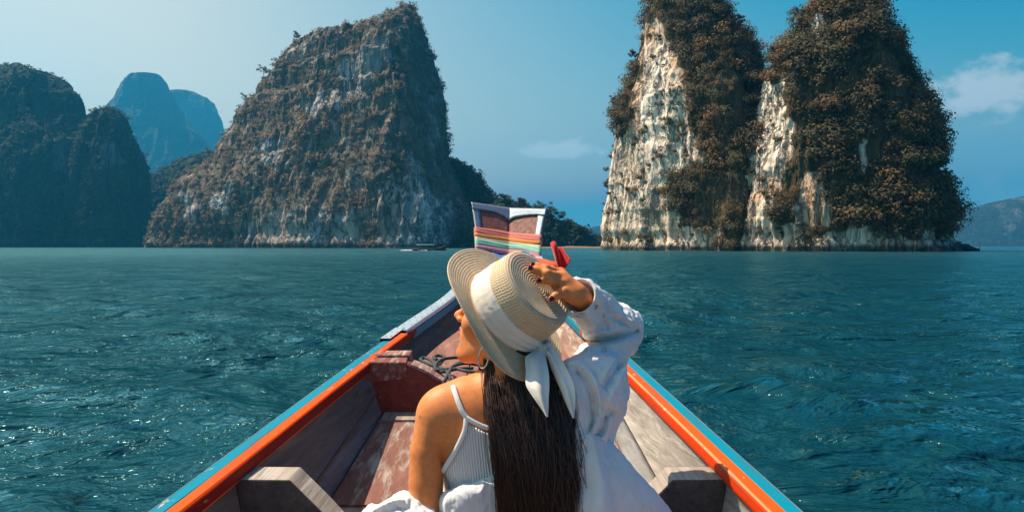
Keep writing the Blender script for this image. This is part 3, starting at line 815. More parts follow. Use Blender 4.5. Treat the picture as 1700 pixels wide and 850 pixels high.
# floor boards: long boards between cross boards
def floor_board(d0, d1, x0, x1, mat, gap=.004, lift=0.0, n=10, name='floor_board', seed=0):
    """x0, x1: fractions of the floor's half width (-1 .. 1)"""
    d = np.linspace(d0, d1, n); hw = b_w(d) - .118; c = b_c(d)
    rng = np.random.default_rng(seed)
    xa = c + x0 * hw + gap; xb = c + x1 * hw - gap
    warp = rng.normal() * .002
    zt = HC - b_f(d) + lift + warp
    t = .022
    V = np.concatenate([np.c_[xa, d, zt], np.c_[xb, d, zt + rng.normal() * .0015], np.c_[xb, d, zt - t], np.c_[xa, d, zt - t]], 1).reshape(-1, 3)
    Q = grid_faces(n, 4, wrap_v=True)
    Q = np.r_[Q, [(3, 2, 1, 0)], [((n - 1) * 4, (n - 1) * 4 + 1, (n - 1) * 4 + 2, (n - 1) * 4 + 3)]]
    o = mesh_obj(name, V - boat_off, Q, None, mat, boat, False)
    bevel(o, .003, 1)
    return o
cuts = (-1.0, -.48, -.16, .17, .50, 1.0)
for i in range(5):
    floor_board(2.155, 2.655, cuts[i], cuts[i + 1], M_FLOOR if i in (0, 4, 2) else M_FLOORG, seed=i)
    floor_board(-.2, 2.02, cuts[i], cuts[i + 1], M_FLOORG if i in (0, 2, 3) else M_FLOOR, seed=10 + i, n=30)
    floor_board(-2.5, -.22, cuts[i], cuts[i + 1], M_FLOORG, seed=20 + i, n=20)
floor_board(2.665, 2.775, -1.0, 1.0, M_FLOORG, seed=7, n=4, lift=.002)
floor_board(2.03, 2.145, -1.0, 1.0, M_FLOORG, seed=8, n=4, lift=.002)
# keel boards below, seen only as dark between the gaps
V = []
d = np.linspace(-2.5, 4.9, 60); hw = b_w(d) - .06
V = np.stack([np.c_[b_c(d) - hw, d, HC - b_f(d) - .05], np.c_[b_c(d) + hw, d, HC - b_f(d) - .05]], 1).reshape(-1, 3)
mesh_obj('bilge', V - boat_off, grid_faces(60, 2, flip=True), None, M_HULL, boat)

# fore deck: three planks rising to the bow
def fore_plank(x0, x1, seed):
    d = np.linspace(2.96, 4.86, 20); hw = np.maximum(b_w(d) - .135, .06); c = b_c(d)
    z = HC - b_f(d)
    V = np.concatenate([np.c_[c + x0 * hw + .003, d, z], np.c_[c + x1 * hw - .003, d, z], np.c_[c + x1 * hw - .003, d, z - .02], np.c_[c + x0 * hw + .003, d, z - .02]], 1).reshape(-1, 3)
    Q = np.r_[grid_faces(20, 4, wrap_v=True), [(3, 2, 1, 0)], [(76, 77, 78, 79)]]
    mesh_obj('fore_plank', V - boat_off, Q, None, M_FORE, boat, False)
for a, b2 in ((-1, -.35), (-.35, .35), (.35, 1)): fore_plank(a, b2, 0)

# the oxblood bulkhead: curved top between two end blocks
def bulkhead():
    xl = float(b_c(2.75) - b_w(2.75)) + .062; xr = float(b_c(2.75) + b_w(2.75)) - .062
    n = 60
    x = np.linspace(xl, xr, n); u = (x - xl); v = (xr - x); s = np.minimum(u, v)
    dip = np.clip((s - .125) / .22, 0, 1); dip = dip * dip * (3 - 2 * dip)
    top = HC - (.425 + .088 * dip) - .004 * fbm(np.c_[x * 9, x * 0, x * 0 + 2.2], 3)
    bot = HC - .655 + 0 * x
    inset = .075 * np.ones(n)
    d0, d1 = 2.735, 2.80
    m = 9
    t = np.linspace(0, 1, m)
    front = np.stack([np.stack([x, np.full(n, d0) + .0 * x + .012 * (1 - tt) * 0, bot + (top - .008 - bot) * tt], -1) for tt in t], 1)   # n, m
    rim = np.stack([np.c_[x, np.full(n, d0 + .006), top], np.c_[x, np.full(n, d1 - .006), top], np.c_[x, np.full(n, d1), top - .008], np.c_[x, np.full(n, d1), bot]], 1)
    V = np.concatenate([front, rim], 1); k = m + 4
    V[..., 1] += .002 * fbm(V * 9, 3)
    # the ends lean in with the hull
    V[..., 0] += np.where(V[..., 0] < 0, 1, -1) * np.clip((HC - .46 - V[..., 2]) / .2, 0, 1) * .05 * np.clip(1 - s / .2, 0, 1)[:, None]
    mesh_obj('bulkhead', V.reshape(-1, 3) - boat_off, grid_faces(n, k, flip=True), None, M_BULK, boat)
    rimz = top + .0015
    R_ = np.stack([np.c_[x, np.full(n, d0 - .003), rimz - .010], np.c_[x, np.full(n, d0 - .003), rimz], np.c_[x, np.full(n, d1 + .030), rimz + .002], np.c_[x, np.full(n, d1 + .030), rimz - .010]], 1)[10:-10]
    mesh_obj('bulkhead_rim', R_.reshape(-1, 3) - boat_off, grid_faces(n - 20, 4, wrap_v=True), None, M_RIM, boat, False)
    for x0, x1 in ((xl - .002, xl + .142), (xr - .142, xr + .002)):
        zt = HC - .419
        for (ya, yb, dz, nm) in ((2.732, 2.835, 0, 'bulkhead_block'), (2.842, 2.955, .010, 'bulkhead_block')):
            c = [(x0, ya, zt - .075), (x1, ya, zt - .06), (x1, yb, zt - .06), (x0, yb, zt - .075), (x0, ya, zt + dz), (x1 - .004, ya, zt + dz), (x1 - .012, yb, zt + dz + .002), (x0, yb, zt + dz)]
            V, Q = hexa(c)
            bevel(mesh_obj(nm, V - boat_off, Q, None, M_BLOCK, boat, False), .004, 2)
M_BLOCK = wood_material('worn_block_wood', (.16, .034, .026), (.24, .065, .05), (.52, .40, .33), .34, 1.1, .6, crack=.5, seed=11.0)
bulkhead()

# frame ribs at the near corners: a flat head under the rail, the inner edge sloping down to the floor
def rib(side, d0, d1):
    w = float(b_w(d0)); c = float(b_c(d0)); h = float(b_h(d0)) + .030
    X = lambda q: c + side * (w - q)
    zf = HC - float(b_f(d0)) + .004
    zt = HC - h
    prof = [(.060, zt + .001), (.186, zt), (.262, zt - .075), (.330, zt - .15), (.392, zf), (.10, zf), (.075, zt - .12)]
    n = len(prof)
    V = [(X(q), d0, z) for q, z in prof] + [(X(q), d1, z + .004) for q, z in prof]
    V = np.array(V) - boat_off
    me = bpy.data.meshes.new('hull_rib')
    f = [tuple(range(n)), tuple(range(2 * n - 1, n - 1, -1))] + [(i, i + n, (i + 1) % n + n, (i + 1) % n) for i in range(n)]
    if side < 0: f = [tuple(reversed(q)) for q in f]
    me.from_pydata([tuple(v) for v in V], [], f); me.update(); me.materials.append(M_RIB); me.materials.append(M_RIB_SHADE)
    for k_ in (0, 1): me.polygons[k_].material_index = 1  # end faces get the tone with shade in its colour
    import bmesh
    bm = bmesh.new(); bm.from_mesh(me); bmesh.ops.recalc_face_normals(bm, faces=bm.faces); bm.to_mesh(me); bm.free()
    bevel(obj('hull_rib', me, boat), .004, 2)
for side in (-1, 1):
    rib(side, 1.745, 1.835); rib(side, .35, .44); rib(side, -1.1, -1.01)

# bow plate: two panels meeting in a fold, sheet metal around a window of bare red-brown wood
BOWD = 5.0
def bow_pt(u, v, lift=0.0):
    """u -1..1 across, v 0 (foot) .. 1 (top); the fold stands farther away than the sides"""
    u = np.asarray(u, float); v = np.asarray(v, float)
    fold = .085 * (1 - np.abs(u))
    xl = np.interp(v, [0, .55, 1], [792, 790, 783]); xr = np.interp(v, [0, .55, 1], [894, 897, 906.5])
    xm = np.interp(v, [0, 1], [844, 846])
    yl = np.interp(v, [0, 1], [446, 337]); yr = np.interp(v, [0, 1], [458, 348]); ym = np.interp(v, [0, 1], [452, 346])
    a = np.abs(u)
    px = np.where(u < 0, xm + (xl - xm) * a, xm + (xr - xm) * a)
    py = np.where(u < 0, ym + (yl - ym) * a, ym + (yr - ym) * a)
    flare = .02 * np.clip(v - .5, 0, 1) * a
    d = BOWD + fold - flare + .30 * v
    x, z = (px - 850) / F * d, HC - (py - HZ) / F * d      # the boards rake forward
    return np.stack([x, d - .86 * lift, z + .5 * lift], -1)

def bow_patch(name, us, vs, mat, lift, thick, parent=boat):
    U, Vv = np.meshgrid(us, vs, indexing='ij') if np.ndim(us) == 1 else (us, vs)
    A = bow_pt(U, Vv, lift); B = bow_pt(U, Vv, lift - thick)
    n, m = U.shape; k = n * m
    idx = np.arange(k).reshape(n, m)
    loop = list(idx[:, 0]) + list(idx[-1, 1:]) + list(idx[-2::-1, -1]) + list(idx[0, -2:0:-1])
    rim = np.array([(b2, a, a + k, b2 + k) for a, b2 in zip(loop, loop[1:] + loop[:1])])
    V = np.r_[A.reshape(-1, 3), B.reshape(-1, 3)]
    return mesh_obj(name, V - boat_off, np.r_[grid_faces(n, m), grid_faces(n, m, flip=True) + k, rim], None, mat, parent, True)
M_BOWWOOD = wood_material('bow_red_wood', (.20, .070, .055), (.30, .115, .090), (.40, .22, .12), .30, .9, .5, crack=.3, seed=12.0)
for s in (-1, 1):
    us = np.linspace(0, 1, 12) * s if s > 0 else np.linspace(-1, 0, 12)
    bow_patch('bow_board', us, np.linspace(0, 1, 14), M_BOWWOOD, 0.0, .06)
    # metal: side strip and the torn-edged top sheet
    e = (np.array((.80, .87, .94, 1.004)) if s > 0 else np.array((-1.004, -.94, -.87, -.81)))
    bow_patch('metal_edge', e, np.linspace(.02, .93, 16), M_METAL, .006, .005)
    uu = np.linspace(0.0, 1.004, 40) * s
    uu = np.sort(uu)
    torn = np.interp(np.abs(uu), [0, .12, .45, .62, .8, .805, 1.01], [.795, .845, .885 + .02 * (s < 0), .90, .905, .90, .90]) + .012 * fbm(np.c_[uu * 14, uu * 0 + s, uu * 0], 3)
    vs = torn[:, None] + (1.006 - torn)[:, None] * np.linspace(0, 1, 6)[None]
    o = bow_patch('metal_top', np.repeat(uu[:, None], 6, 1), vs, M_METAL, .010, .005)

# ------------------------------------------------------------------ cloth on the bow, rope
def cloth_material(name, col, rough=.7, sheen=.3, trans=0.0, weave=900.0, wr=.06, bumpd=.0006):
    m, nt, b = material(name)
    co = objco(nt)
    n1 = noise(nt, mapping(nt, co, (14, 14, 14)), 1.0, 5, .6)
    put(nt, b.inputs['Base Color'], mixc(nt, ramp(nt, n1, [(.35, 0), (.7, 1)]), col, tuple(.86 * x for x in col)))
    b.inputs['Roughness'].default_value = rough
    b.inputs['Sheen Weight'].default_value = sheen; b.inputs['Sheen Roughness'].default_value = .4
    b.inputs['Specular IOR Level'].default_value = .25
    n2 = noise(nt, mapping(nt, co, (weave, weave, weave * .6)), 1.0, 2, .5)
    n3 = noise(nt, mapping(nt, co, (60, 60, 30)), 1.0, 4, .6, .6)
    h = mathn(nt, 'ADD', mathn(nt, 'MULTIPLY', n2, .4), n3)
    nt.links.new(bump(nt, h, wr * 6, bumpd * 3), b.inputs['Normal'])
    if trans:
        out = nt.nodes['Material Output']; tr = nt.nodes.new('ShaderNodeBsdfTranslucent'); mx = nt.nodes.new('ShaderNodeMixShader')
        tr.inputs['Color'].default_value = (*col, 1); mx.inputs[0].default_value = trans
        nt.links.new(b.outputs[0], mx.inputs[1]); nt.links.new(tr.outputs[0], mx.inputs[2]); nt.links.new(mx.outputs[0], out.inputs['Surface'])
    return m

def bow_band(name, v0, v1, col, label, pleats, seed, bulge=.008, base=.0):
    """a gathered sash wound round the bow boards; its back runs behind them"""
    n, m = 70, 22
    m_ = cloth_material(name, col, .65, .3, trans=.3)
    us = np.linspace(-1.035, 1.035, n); t = np.linspace(0, 1, m)
    rng = np.random.default_rng(seed)
    ph = rng.random(4) * 6
    U = np.repeat(us[:, None], m, 1); Tt = np.repeat(t[None], n, 0)
    sag = .012 * (U ** 2) * rng.normal()
    slope = -.012 * U
    Vv = v0 + (v1 - v0) * Tt + sag * (1 - Tt) + slope + .005 * np.sin(U * 5 + ph[0])
    pl = sum(a * np.sin(2 * math.pi * (pleats * f * Tt + .35 * f * U + ph[k] + .25 * np.sin(U * 3 + ph[k]))) for k, (f, a) in enumerate(((1, .6), (1.9, .4))))
    lift = base + .010 + bulge * (.62 + .20 * pl) * np.sin(math.pi * np.clip(Tt, .03, .97)) ** .45
    lift = lift - .11 * np.clip((np.abs(U) - 1.0) / .035, 0, 1)
    A = bow_pt(np.clip(U, -1.02, 1.02), Vv, lift)
    A[..., 0] += np.where(np.abs(U) > .97, np.sign(U) * .008, 0)
    # back turn
    V = [A.reshape(-1, 3)]; Q = [grid_faces(n, m)]
    B = np.stack([A[0], A[0] + (.01, .06, 0), (A[0] * .5 + A[-1] * .5) + (0, .20, 0), A[-1] + (-.01, .06, 0), A[-1]], 0)
    V.append(B.reshape(-1, 3)); Q.append(grid_faces(5, m, flip=True) + n * m)
    o = mesh_obj(name, np.concatenate(V), np.concatenate(Q), None, m_)
    return tag(o, label, 'sash', 'coloured sashes tied round the bow')
bow_band('sash', .512, .618, (.88, .25, .20), 'salmon red sash wound round the bow, topmost of the sashes', 1.5, 1)
bow_band('sash', .458, .520, (.90, .33, .07), 'bright orange sash round the bow between the salmon and the cream one', 1.1, 2, base=.004)
bow_band('sash', .424, .464, (.90, .74, .52), 'narrow cream sash round the bow under the orange one', 1.2, 3, base=.002)
bow_band('sash', .360, .430, (.36, .80, .58), 'mint green sash round the bow', 1.2, 4, base=.004)
bow_band('sash', .270, .366, (.88, .36, .42), 'pink sash round the bow, lowest of the sashes', 1.2, 5, base=.0)

def sheet(name, rows, mat, thick=.002, n=(24, 24), fold=None, parent=None, smooth=True, subsurf=0):
    """a cloth sheet through control rows (lists of points), given thickness"""
    rows = np.array(rows, float)
    a = np.stack([catmull(r, n[1]) for r in rows]); a = np.stack([catmull(a[:, j], n[0]) for j in range(n[1])], 1)
    if fold is not None: a = fold(a)
    du = np.gradient(a, axis=0); dv = np.gradient(a, axis=1); N = np.cross(du, dv); N /= np.linalg.norm(N, axis=-1, keepdims=True) + 1e-9
    A = a + N * thick / 2; B = a - N * thick / 2
    nn, m = n; k = nn * m
    idx = np.arange(k).reshape(nn, m)
    loop = list(idx[:, 0]) + list(idx[-1, 1:]) + list(idx[-2::-1, -1]) + list(idx[0, -2:0:-1])
    rim = np.array([(a_, b_, b_ + k, a_ + k) for a_, b_ in zip(loop, loop[1:] + loop[:1])])
    V = np.r_[A.reshape(-1, 3), B.reshape(-1, 3)]
    return mesh_obj(name, V, np.r_[grid_faces(nn, m), grid_faces(nn, m, flip=True) + k, rim[:, ::-1]], None, mat, parent, smooth)

def crumple(amp, sc, seed):
    def f(a):
        du = np.gradient(a, axis=0); dv = np.gradient(a, axis=1); N = np.cross(du, dv); N /= np.linalg.norm(N, axis=-1, keepdims=True) + 1e-9
        return a + N * (amp * fbm(a * sc + seed, 4, .5, ridge=True))[..., None]
    return f
M_BLUE = cloth_material('blue_cloth', (.006, .19, .60), .6, .3)
o = sheet('scarf', [[P(792, 420, 4.955), P(806, 422, 4.96), P(826, 426, 5.0), P(846, 430, 5.03)],
                    [P(797, 426, 4.90), P(812, 432, 4.90), P(832, 437, 4.94), P(848, 438, 4.98)],
                    [P(812, 442, 4.87), P(824, 446, 4.88), P(838, 446, 4.93), P(850, 446, 4.96)],
                    [P(826, 456, 4.88), P(836, 456, 4.90), P(846, 456, 4.94), P(856, 456, 4.97)]], M_BLUE, .004, (26, 30), crumple(.03, 9, 2))
tag(o, 'crumpled bright blue scarf tied under the sashes at the left of the bow', 'scarf')
mP, nt, b = material('patterned_cloth'); co = objco(nt)
vo = nt.nodes.new('ShaderNodeTexVoronoi'); vo.inputs['Scale'].default_value = 42; nt.links.new(co, vo.inputs['Vector'])
put(nt, b.inputs['Base Color'], ramp(nt, vo.outputs['Color'], [(.25, (.01, .012, .02)), (.42, (.02, .22, .55)), (.60, (.02, .30, .62)), (.74, (.75, .78, .80))], 'CONSTANT'))
b.inputs['Roughness'].default_value = .7
o = sheet('scarf', [[P(858, 424, 5.0), P(870, 423, 4.985), P(884, 428, 4.96), P(892, 436, 4.94)],
                    [P(862, 430, 4.95), P(873, 430, 4.91), P(885, 436, 4.90), P(893, 442, 4.91)],
                    [P(868, 438, 4.93), P(878, 440, 4.90), P(888, 444, 4.89), P(894, 450, 4.91)],
                    [P(872, 450, 4.93), P(880, 452, 4.91), P(888, 454, 4.91), P(894, 458, 4.92)]], mP, .004, (24, 24), crumple(.035, 11, 5))
tag(o, 'blue, black and white patterned scarf knotted at the right of the bow', 'scarf')
M_SCARLET = cloth_material('scarlet_cloth', (.86, .030, .022), .6, .3, trans=.4)
red = thing('red_cloth', 'red cloth tied to the right of the bow with its stiff folded end standing up', 'cloth', tuple(P(905, 440, 4.95)))
ro = np.array(red.location)
def rel(rows): return [[p - ro for p in r] for r in rows]
M_OR = cloth_material('orange_red_cloth', (.85, .10, .025), .6, .3, trans=.2)
sheet('tied_strip', rel([[P(890, 428, 4.90), P(905, 431, 4.84), P(918, 434, 4.80), P(931, 433, 4.78)],
                     [P(890, 440, 4.88), P(906, 442, 4.81), P(920, 444, 4.78), P(934, 444, 4.76)],
                     [P(890, 452, 4.90), P(906, 453, 4.84), P(920, 452, 4.81), P(936, 450, 4.78)]]), M_OR, .004, (20, 24), crumple(.006, 8, 3), red)
sheet('upright_fold', rel([[P(915, 403, 4.76), P(917, 402, 4.73), P(920, 401, 4.74), P(923, 405, 4.79)],
                     [P(917, 412, 4.74), P(920, 411, 4.69), P(923, 411, 4.71), P(926, 414, 4.79)],
                     [P(921, 426, 4.75), P(924, 426, 4.69), P(927, 427, 4.72), P(930, 428, 4.79)],
                     [P(926, 440, 4.76), P(928, 442, 4.72), P(931, 444, 4.74), P(933, 446, 4.78)],
                     [P(931, 450, 4.77), P(932, 451, 4.76), P(933, 452, 4.76), P(934, 452, 4.78)]]), M_SCARLET, .005, (30, 20), crumple(.005, 10, 6), red)
sheet('flared_end', rel([[P(925, 416, 4.800), P(928, 413, 4.797), P(930.6, 410, 4.765), P(932.5, 411.5, 4.753)],
                     [P(926, 424, 4.794), P(931, 420, 4.779), P(936, 418, 4.732), P(940.5, 422.5, 4.704)],
                     [P(928, 434, 4.781), P(934, 430, 4.760), P(940.5, 428, 4.704), P(947, 432, 4.664)],
                     [P(930, 444, 4.769), P(934.5, 441, 4.757), P(938.5, 440, 4.716), P(941, 441.5, 4.701)],
                     [P(932, 452, 4.757), P(933, 451.5, 4.766), P(934, 451, 4.744), P(935, 451, 4.738)]]), M_SCARLET, .005, (30, 20), crumple(.004, 10, 9), red)

# mooring rope lying over the bulkhead
mR, nt, b = material('dark_rope'); co = objco(nt)
n_ = noise(nt, mapping(nt, co, (220, 220, 220)), 1.0, 3)
put(nt, b.inputs['Base Color'], mixc(nt, n_, (.018, .023, .026), (.060, .074, .082)))
b.inputs['Roughness'].default_value = .85
nt.links.new(bump(nt, n_, .8, .003), b.inputs['Normal'])
rope = MB()
zt = lambda x: HC - .505
rng = np.random.default_rng(3)
def zrope(y): return HC - float(b_f(max(y, 2.98))) + .012 if y > 2.83 else HC - .500
loops = [
    [(735, 649, 2.715), (737, 636, 2.715), (741, 626, 2.73), (746, 617, 2.79), (752, 608, 2.88), (772, 603, 2.98), (796, 606, 3.0)],
    [(752, 648, 2.715), (750, 638, 2.715), (747, 627, 2.73), (742, 617, 2.80), (730, 610, 2.90), (716, 606, 2.95), (704, 601, 3.0), (698, 596, 3.05), (706, 594, 3.08), (718, 600, 3.0), (724, 612, 2.86)],
    [(722, 613, 2.82), (724, 604, 2.92), (733, 597, 3.0), (748, 594, 3.05), (770, 593, 3.08), (795, 595, 3.06), (815, 600, 3.0)],
    [(700, 606, 2.92), (712, 612, 2.85), (730, 614, 2.81), (755, 612, 2.86), (775, 616, 2.80), (800, 619, 2.80)],
    [(725, 597, 3.0), (720, 593, 3.06), (728, 590, 3.1), (738, 593, 3.08), (732, 602, 2.98), (724, 610, 2.88), (735, 617, 2.80), (760, 612, 2.86), (785, 611, 2.9)],
    [(745, 616, 2.80), (760, 603, 2.95), (785, 600, 2.99), (808, 610, 2.88)],
]
for L in loops: rope.tube(catmull([P(*q) for q in L], 40), .0066, 8)
tag(rope.build('rope', mR), 'dark mooring rope lying in loose loops over the red bulkhead', 'rope')
# ------------------------------------------------------------------ the woman: distance fields on a grid, skinned by surface nets
def smin(a, b, k):
    h = np.maximum(k - np.abs(a - b), 0) / k
    return np.minimum(a, b) - h * h * k * .25
def smax(a, b, k): return -smin(-a, -b, k)

class Field:
    """a distance field on a rectilinear grid, coordinates relative to the lens (x right, y ahead, z up)"""
    def __init__(s, xs, ys, zs, val=1.0):
        s.ax = (np.asarray(xs, np.float32), np.asarray(ys, np.float32), np.asarray(zs, np.float32))
        s.F = np.full([len(a) for a in s.ax], val, np.float32)
    def copy(s):
        f = Field.__new__(Field); f.ax = s.ax; f.F = s.F.copy(); return f
    def box(s, lo, hi):
        sl = []
        for a, l, h in zip(s.ax, lo, hi):
            i0 = max(np.searchsorted(a, l) - 1, 0); i1 = min(np.searchsorted(a, h) + 1, len(a))
            sl.append(slice(i0, i1))
        sl = tuple(sl)
        g = (s.ax[0][sl[0]][:, None, None], s.ax[1][sl[1]][None, :, None], s.ax[2][sl[2]][None, None, :])
        return sl, g
    def put(s, fn, lo, hi, k=.02, op='add'):
        pad = k + .012
        sl, g = s.box(np.array(lo) - pad, np.array(hi) + pad)
        if any(x.stop <= x.start for x in sl): return s
        d = fn(*g)
        if op == 'add': s.F[sl] = smin(s.F[sl], d, k)
        elif op == 'sub': s.F[sl] = smax(s.F[sl], -d, k)
        return s
    def cap(s, a, b, ra, rb=None, k=.02, op='add'):
        a = np.array(a, float); b = np.array(b, float); rb = ra if rb is None else rb
        e = b - a; L = float(e @ e) + 1e-12
        def fn(x, y, z):
            t = np.clip(((x - a[0]) * e[0] + (y - a[1]) * e[1] + (z - a[2]) * e[2]) / L, 0, 1)
            return np.sqrt((x - a[0] - t * e[0]) ** 2 + (y - a[1] - t * e[1]) ** 2 + (z - a[2] - t * e[2]) ** 2) - (ra + (rb - ra) * t)
        R = max(ra, rb)
        return s.put(fn, np.minimum(a, b) - R, np.maximum(a, b) + R, k, op)
    def ell(s, c, r, k=.02, R=None, op='add'):
        c = np.array(c, float); r = np.array(r, float); M = np.eye(3) if R is None else np.array(R, float)   # columns: local axes
        def fn(x, y, z):
            q = [((x - c[0]) * M[0, i] + (y - c[1]) * M[1, i] + (z - c[2]) * M[2, i]) for i in range(3)]
            k0 = np.sqrt(sum((q[i] / r[i]) ** 2 for i in range(3))); k1 = np.sqrt(sum((q[i] / r[i] ** 2) ** 2 for i in range(3))) + 1e-9
            return k0 * (k0 - 1) / k1
        m = r.max()
        return s.put(fn, c - m, c + m, k, op)
    def chain(s, pts, rs, k=.02):
        for i in range(len(pts) - 1): s.cap(pts[i], pts[i + 1], rs[i], rs[i + 1], k)
        return s
    def skin(s):
        """surface nets"""
        Fv = s.F; nx, ny, nz = Fv.shape
        ins = Fv < 0
        c = np.zeros((nx - 1, ny - 1, nz - 1), np.uint8)
        for dx in (0, 1):
            for dy in (0, 1):
                for dz in (0, 1):
                    c += ins[dx:nx - 1 + dx, dy:ny - 1 + dy, dz:nz - 1 + dz]
        act = (c > 0) & (c < 8)
        I, J, K = np.nonzero(act)
        vid = np.full(act.shape, -1, np.int64); vid[I, J, K] = np.arange(len(I))
        acc = np.zeros((len(I), 3)); cnt = np.zeros(len(I))
        X = [s.ax[0].astype(float), s.ax[1].astype(float), s.ax[2].astype(float)]
        corners = [(dx, dy, dz) for dx in (0, 1) for dy in (0, 1) for dz in (0, 1)]
        for a in corners:
            for ax in range(3):
                if a[ax]: continue
                b = list(a); b[ax] = 1
                fa = Fv[I + a[0], J + a[1], K + a[2]].astype(float); fb = Fv[I + b[0], J + b[1], K + b[2]].astype(float)
                m = (fa < 0) != (fb < 0)
                t = np.where(m, fa / np.where(m, fa - fb, 1), 0)
                p = np.stack([X[0][I + a[0]], X[1][J + a[1]], X[2][K + a[2]]], -1)
                step = [X[0][I + b[0]], X[1][J + b[1]], X[2][K + b[2]]][ax] - p[:, ax]
                p[:, ax] += t * step
                acc += p * m[:, None]; cnt += m
        V = acc / np.maximum(cnt, 1)[:, None]
        quads = []
        for ax in range(3):
            sl0 = [slice(None)] * 3; sl1 = [slice(None)] * 3
            sl0[ax] = slice(0, -1); sl1[ax] = slice(1, None)
            e = ins[tuple(sl0)] != ins[tuple(sl1)]
            o1, o2 = [(1, 2), (2, 0), (0, 1)][ax]
            g = np.array(np.nonzero(e)).T
            ok = (g[:, o1] > 0) & (g[:, o2] > 0) & (g[:, o1] < Fv.shape[o1] - 1) & (g[:, o2] < Fv.shape[o2] - 1)
            g = g[ok]
            if not len(g): continue
            def cell(d1, d2):
                h = g.copy(); h[:, o1] += d1; h[:, o2] += d2
                return vid[h[:, 0], h[:, 1], h[:, 2]]
            q = np.stack([cell(-1, -1), cell(0, -1), cell(0, 0), cell(-1, 0)], -1)
            fl = ins[tuple(g.T)]
            q[~fl] = q[~fl][:, ::-1]
            quads.append(q)
        Q = np.concatenate(quads)
        return V, Q[(Q >= 0).all(1)]

def axis(*segs):
    """graded grid lines: (from, to, step) pieces laid end to end"""
    out = []
    for a, b, h in segs:
        n = max(int(round((b - a) / h)), 1); out.append(np.linspace(a, b, n, endpoint=False))
    return np.r_[np.concatenate(out), segs[-1][1]]

def relax(V, Q, it=2, lam=.5):
    """light smoothing of a skin"""
    n = len(V); E = np.r_[Q[:, [0, 1]], Q[:, [1, 2]], Q[:, [2, 3]], Q[:, [3, 0]]]
    E = np.r_[E, E[:, ::-1]]
    deg = np.bincount(E[:, 0], minlength=n).astype(float)
    for _ in range(it):
        S = np.stack([np.bincount(E[:, 0], weights=V[E[:, 1], c], minlength=n) for c in range(3)], -1)
        V = V + lam * (S / np.maximum(deg, 1)[:, None] - V)
    return V

def W(px, py, d): return np.array(((px - 850.0) / F * d, d, -(py - HZ) / F * d))     # relative to the lens
LENS = np.array((0, 0, HC))

# ---- the hat's frame (the hand rests on its crown)
HAT_N = unit((.66, -.50, .57))
HAT_X = unit((.62, 0.0, -.785) - HAT_N * np.dot((.62, 0.0, -.785), HAT_N))
HAT_Y = np.cross(HAT_N, HAT_X)
HAT_C = W(837, 521, 1.60) + HAT_N * .006
HAT_H = .104
HAT_R0, HAT_R1, HAT_RB = .095, .086, .162
DISC = HAT_C + HAT_N * HAT_H
def on_disc(px, py, off):
    """the point off metres above the plane of the crown's top behind a pixel"""
    r = np.array(((px - 850) / F, 1.0, -(py - HZ) / F)); p0 = DISC + HAT_N * off
    return r * float((p0 @ HAT_N) / (r @ HAT_N))

# ---- head frame
HF = unit((-.915, .360, .27)); HU = np.array((.16, -.06, .98)); HU = unit(HU - HF * (HU @ HF)); HRt = np.cross(HF, HU)
HEAD_C = W(756, 522, 1.645) - .121 * HF + .030 * HU
HM = np.stack([HRt, HF, HU], 1)
def hd(x, y, z): return HEAD_C + HM @ np.array((x, y, z), float)

# ---- joints
SHL = W(727, 690, 1.565); ELL = W(711, 905, 1.535); WRL = np.array((-.10, 1.80, -.66))
SHR = W(958, 652, 1.58); ELR = W(1021, 548, 1.79); WRR = on_disc(957, 488, .030)
NECK0 = W(834, 662, 1.60); NECK1 = HEAD_C + HM @ np.array((0, -.028, -.06))
PELV = np.array((.0, 1.56, -.735)); FLOORZ = -float(b_f(1.56))

xs = axis((-.36, -.155, .0055), (-.155, .16, .0026), (.16, .38, .0055))
ys = axis((1.36, 1.42, .005), (1.42, 1.72, .0030), (1.72, 2.46, .008))
zs = axis((-.87, -.26, .0065), (-.26, -.02, .0026), (-.02, .06, .006))
B = Field(xs, ys, zs)
# trunk
B.ell(W(850, 800, 1.615), (.138, .092, .20), .03)
B.ell(W(845, 735, 1.615), (.150, .078, .12), .05)
B.ell((.0, 1.60, -.58), (.118, .090, .16), .05)
B.ell(PELV, (.165, .120, .125), .06)
B.cap(W(775, 672, 1.585), W(930, 668, 1.585), .052, k=.05)                    # shoulder girdle
B.cap(W(745, 672, 1.572), NECK0 + (0, 0, .015), .036, .042, .04)                # trapezius
B.cap(SHR, NECK0 + (0, 0, .01), .038, .044, .04)
B.cap(NECK0 + (0, 0, -.03), NECK1, .051, .050, .035)                           # neck
B.ell(W(780, 742, 1.545), (.055, .030, .075), .04)                             # shoulder blade
B.ell(W(905, 742, 1.545), (.055, .030, .075), .04)
for sx in (-.065, .075): B.ell((sx, 1.70, -.47), (.058, .052, .056), .04)        # bust
# legs, folded in front of her on the boards
for sx, kx in ((-1, -.17), (1, .20)):
    hip = PELV + np.array((sx * .085, .05, -.005)); knee = np.array((kx, 1.98, -.56)); ank = np.array((kx * .75, 2.12, -.745 + .02))
    B.cap(hip, knee, .078, .054, .05); B.cap(knee, ank, .052, .033, .03)
    B.ell(knee + (ank - knee) * .35 + (0, .01, 0), (.046, .050, .08), .03)
    B.cap(ank + (0, -.01, -.02), ank + (sx * .01, .15, -.03), .030, .020, .02)
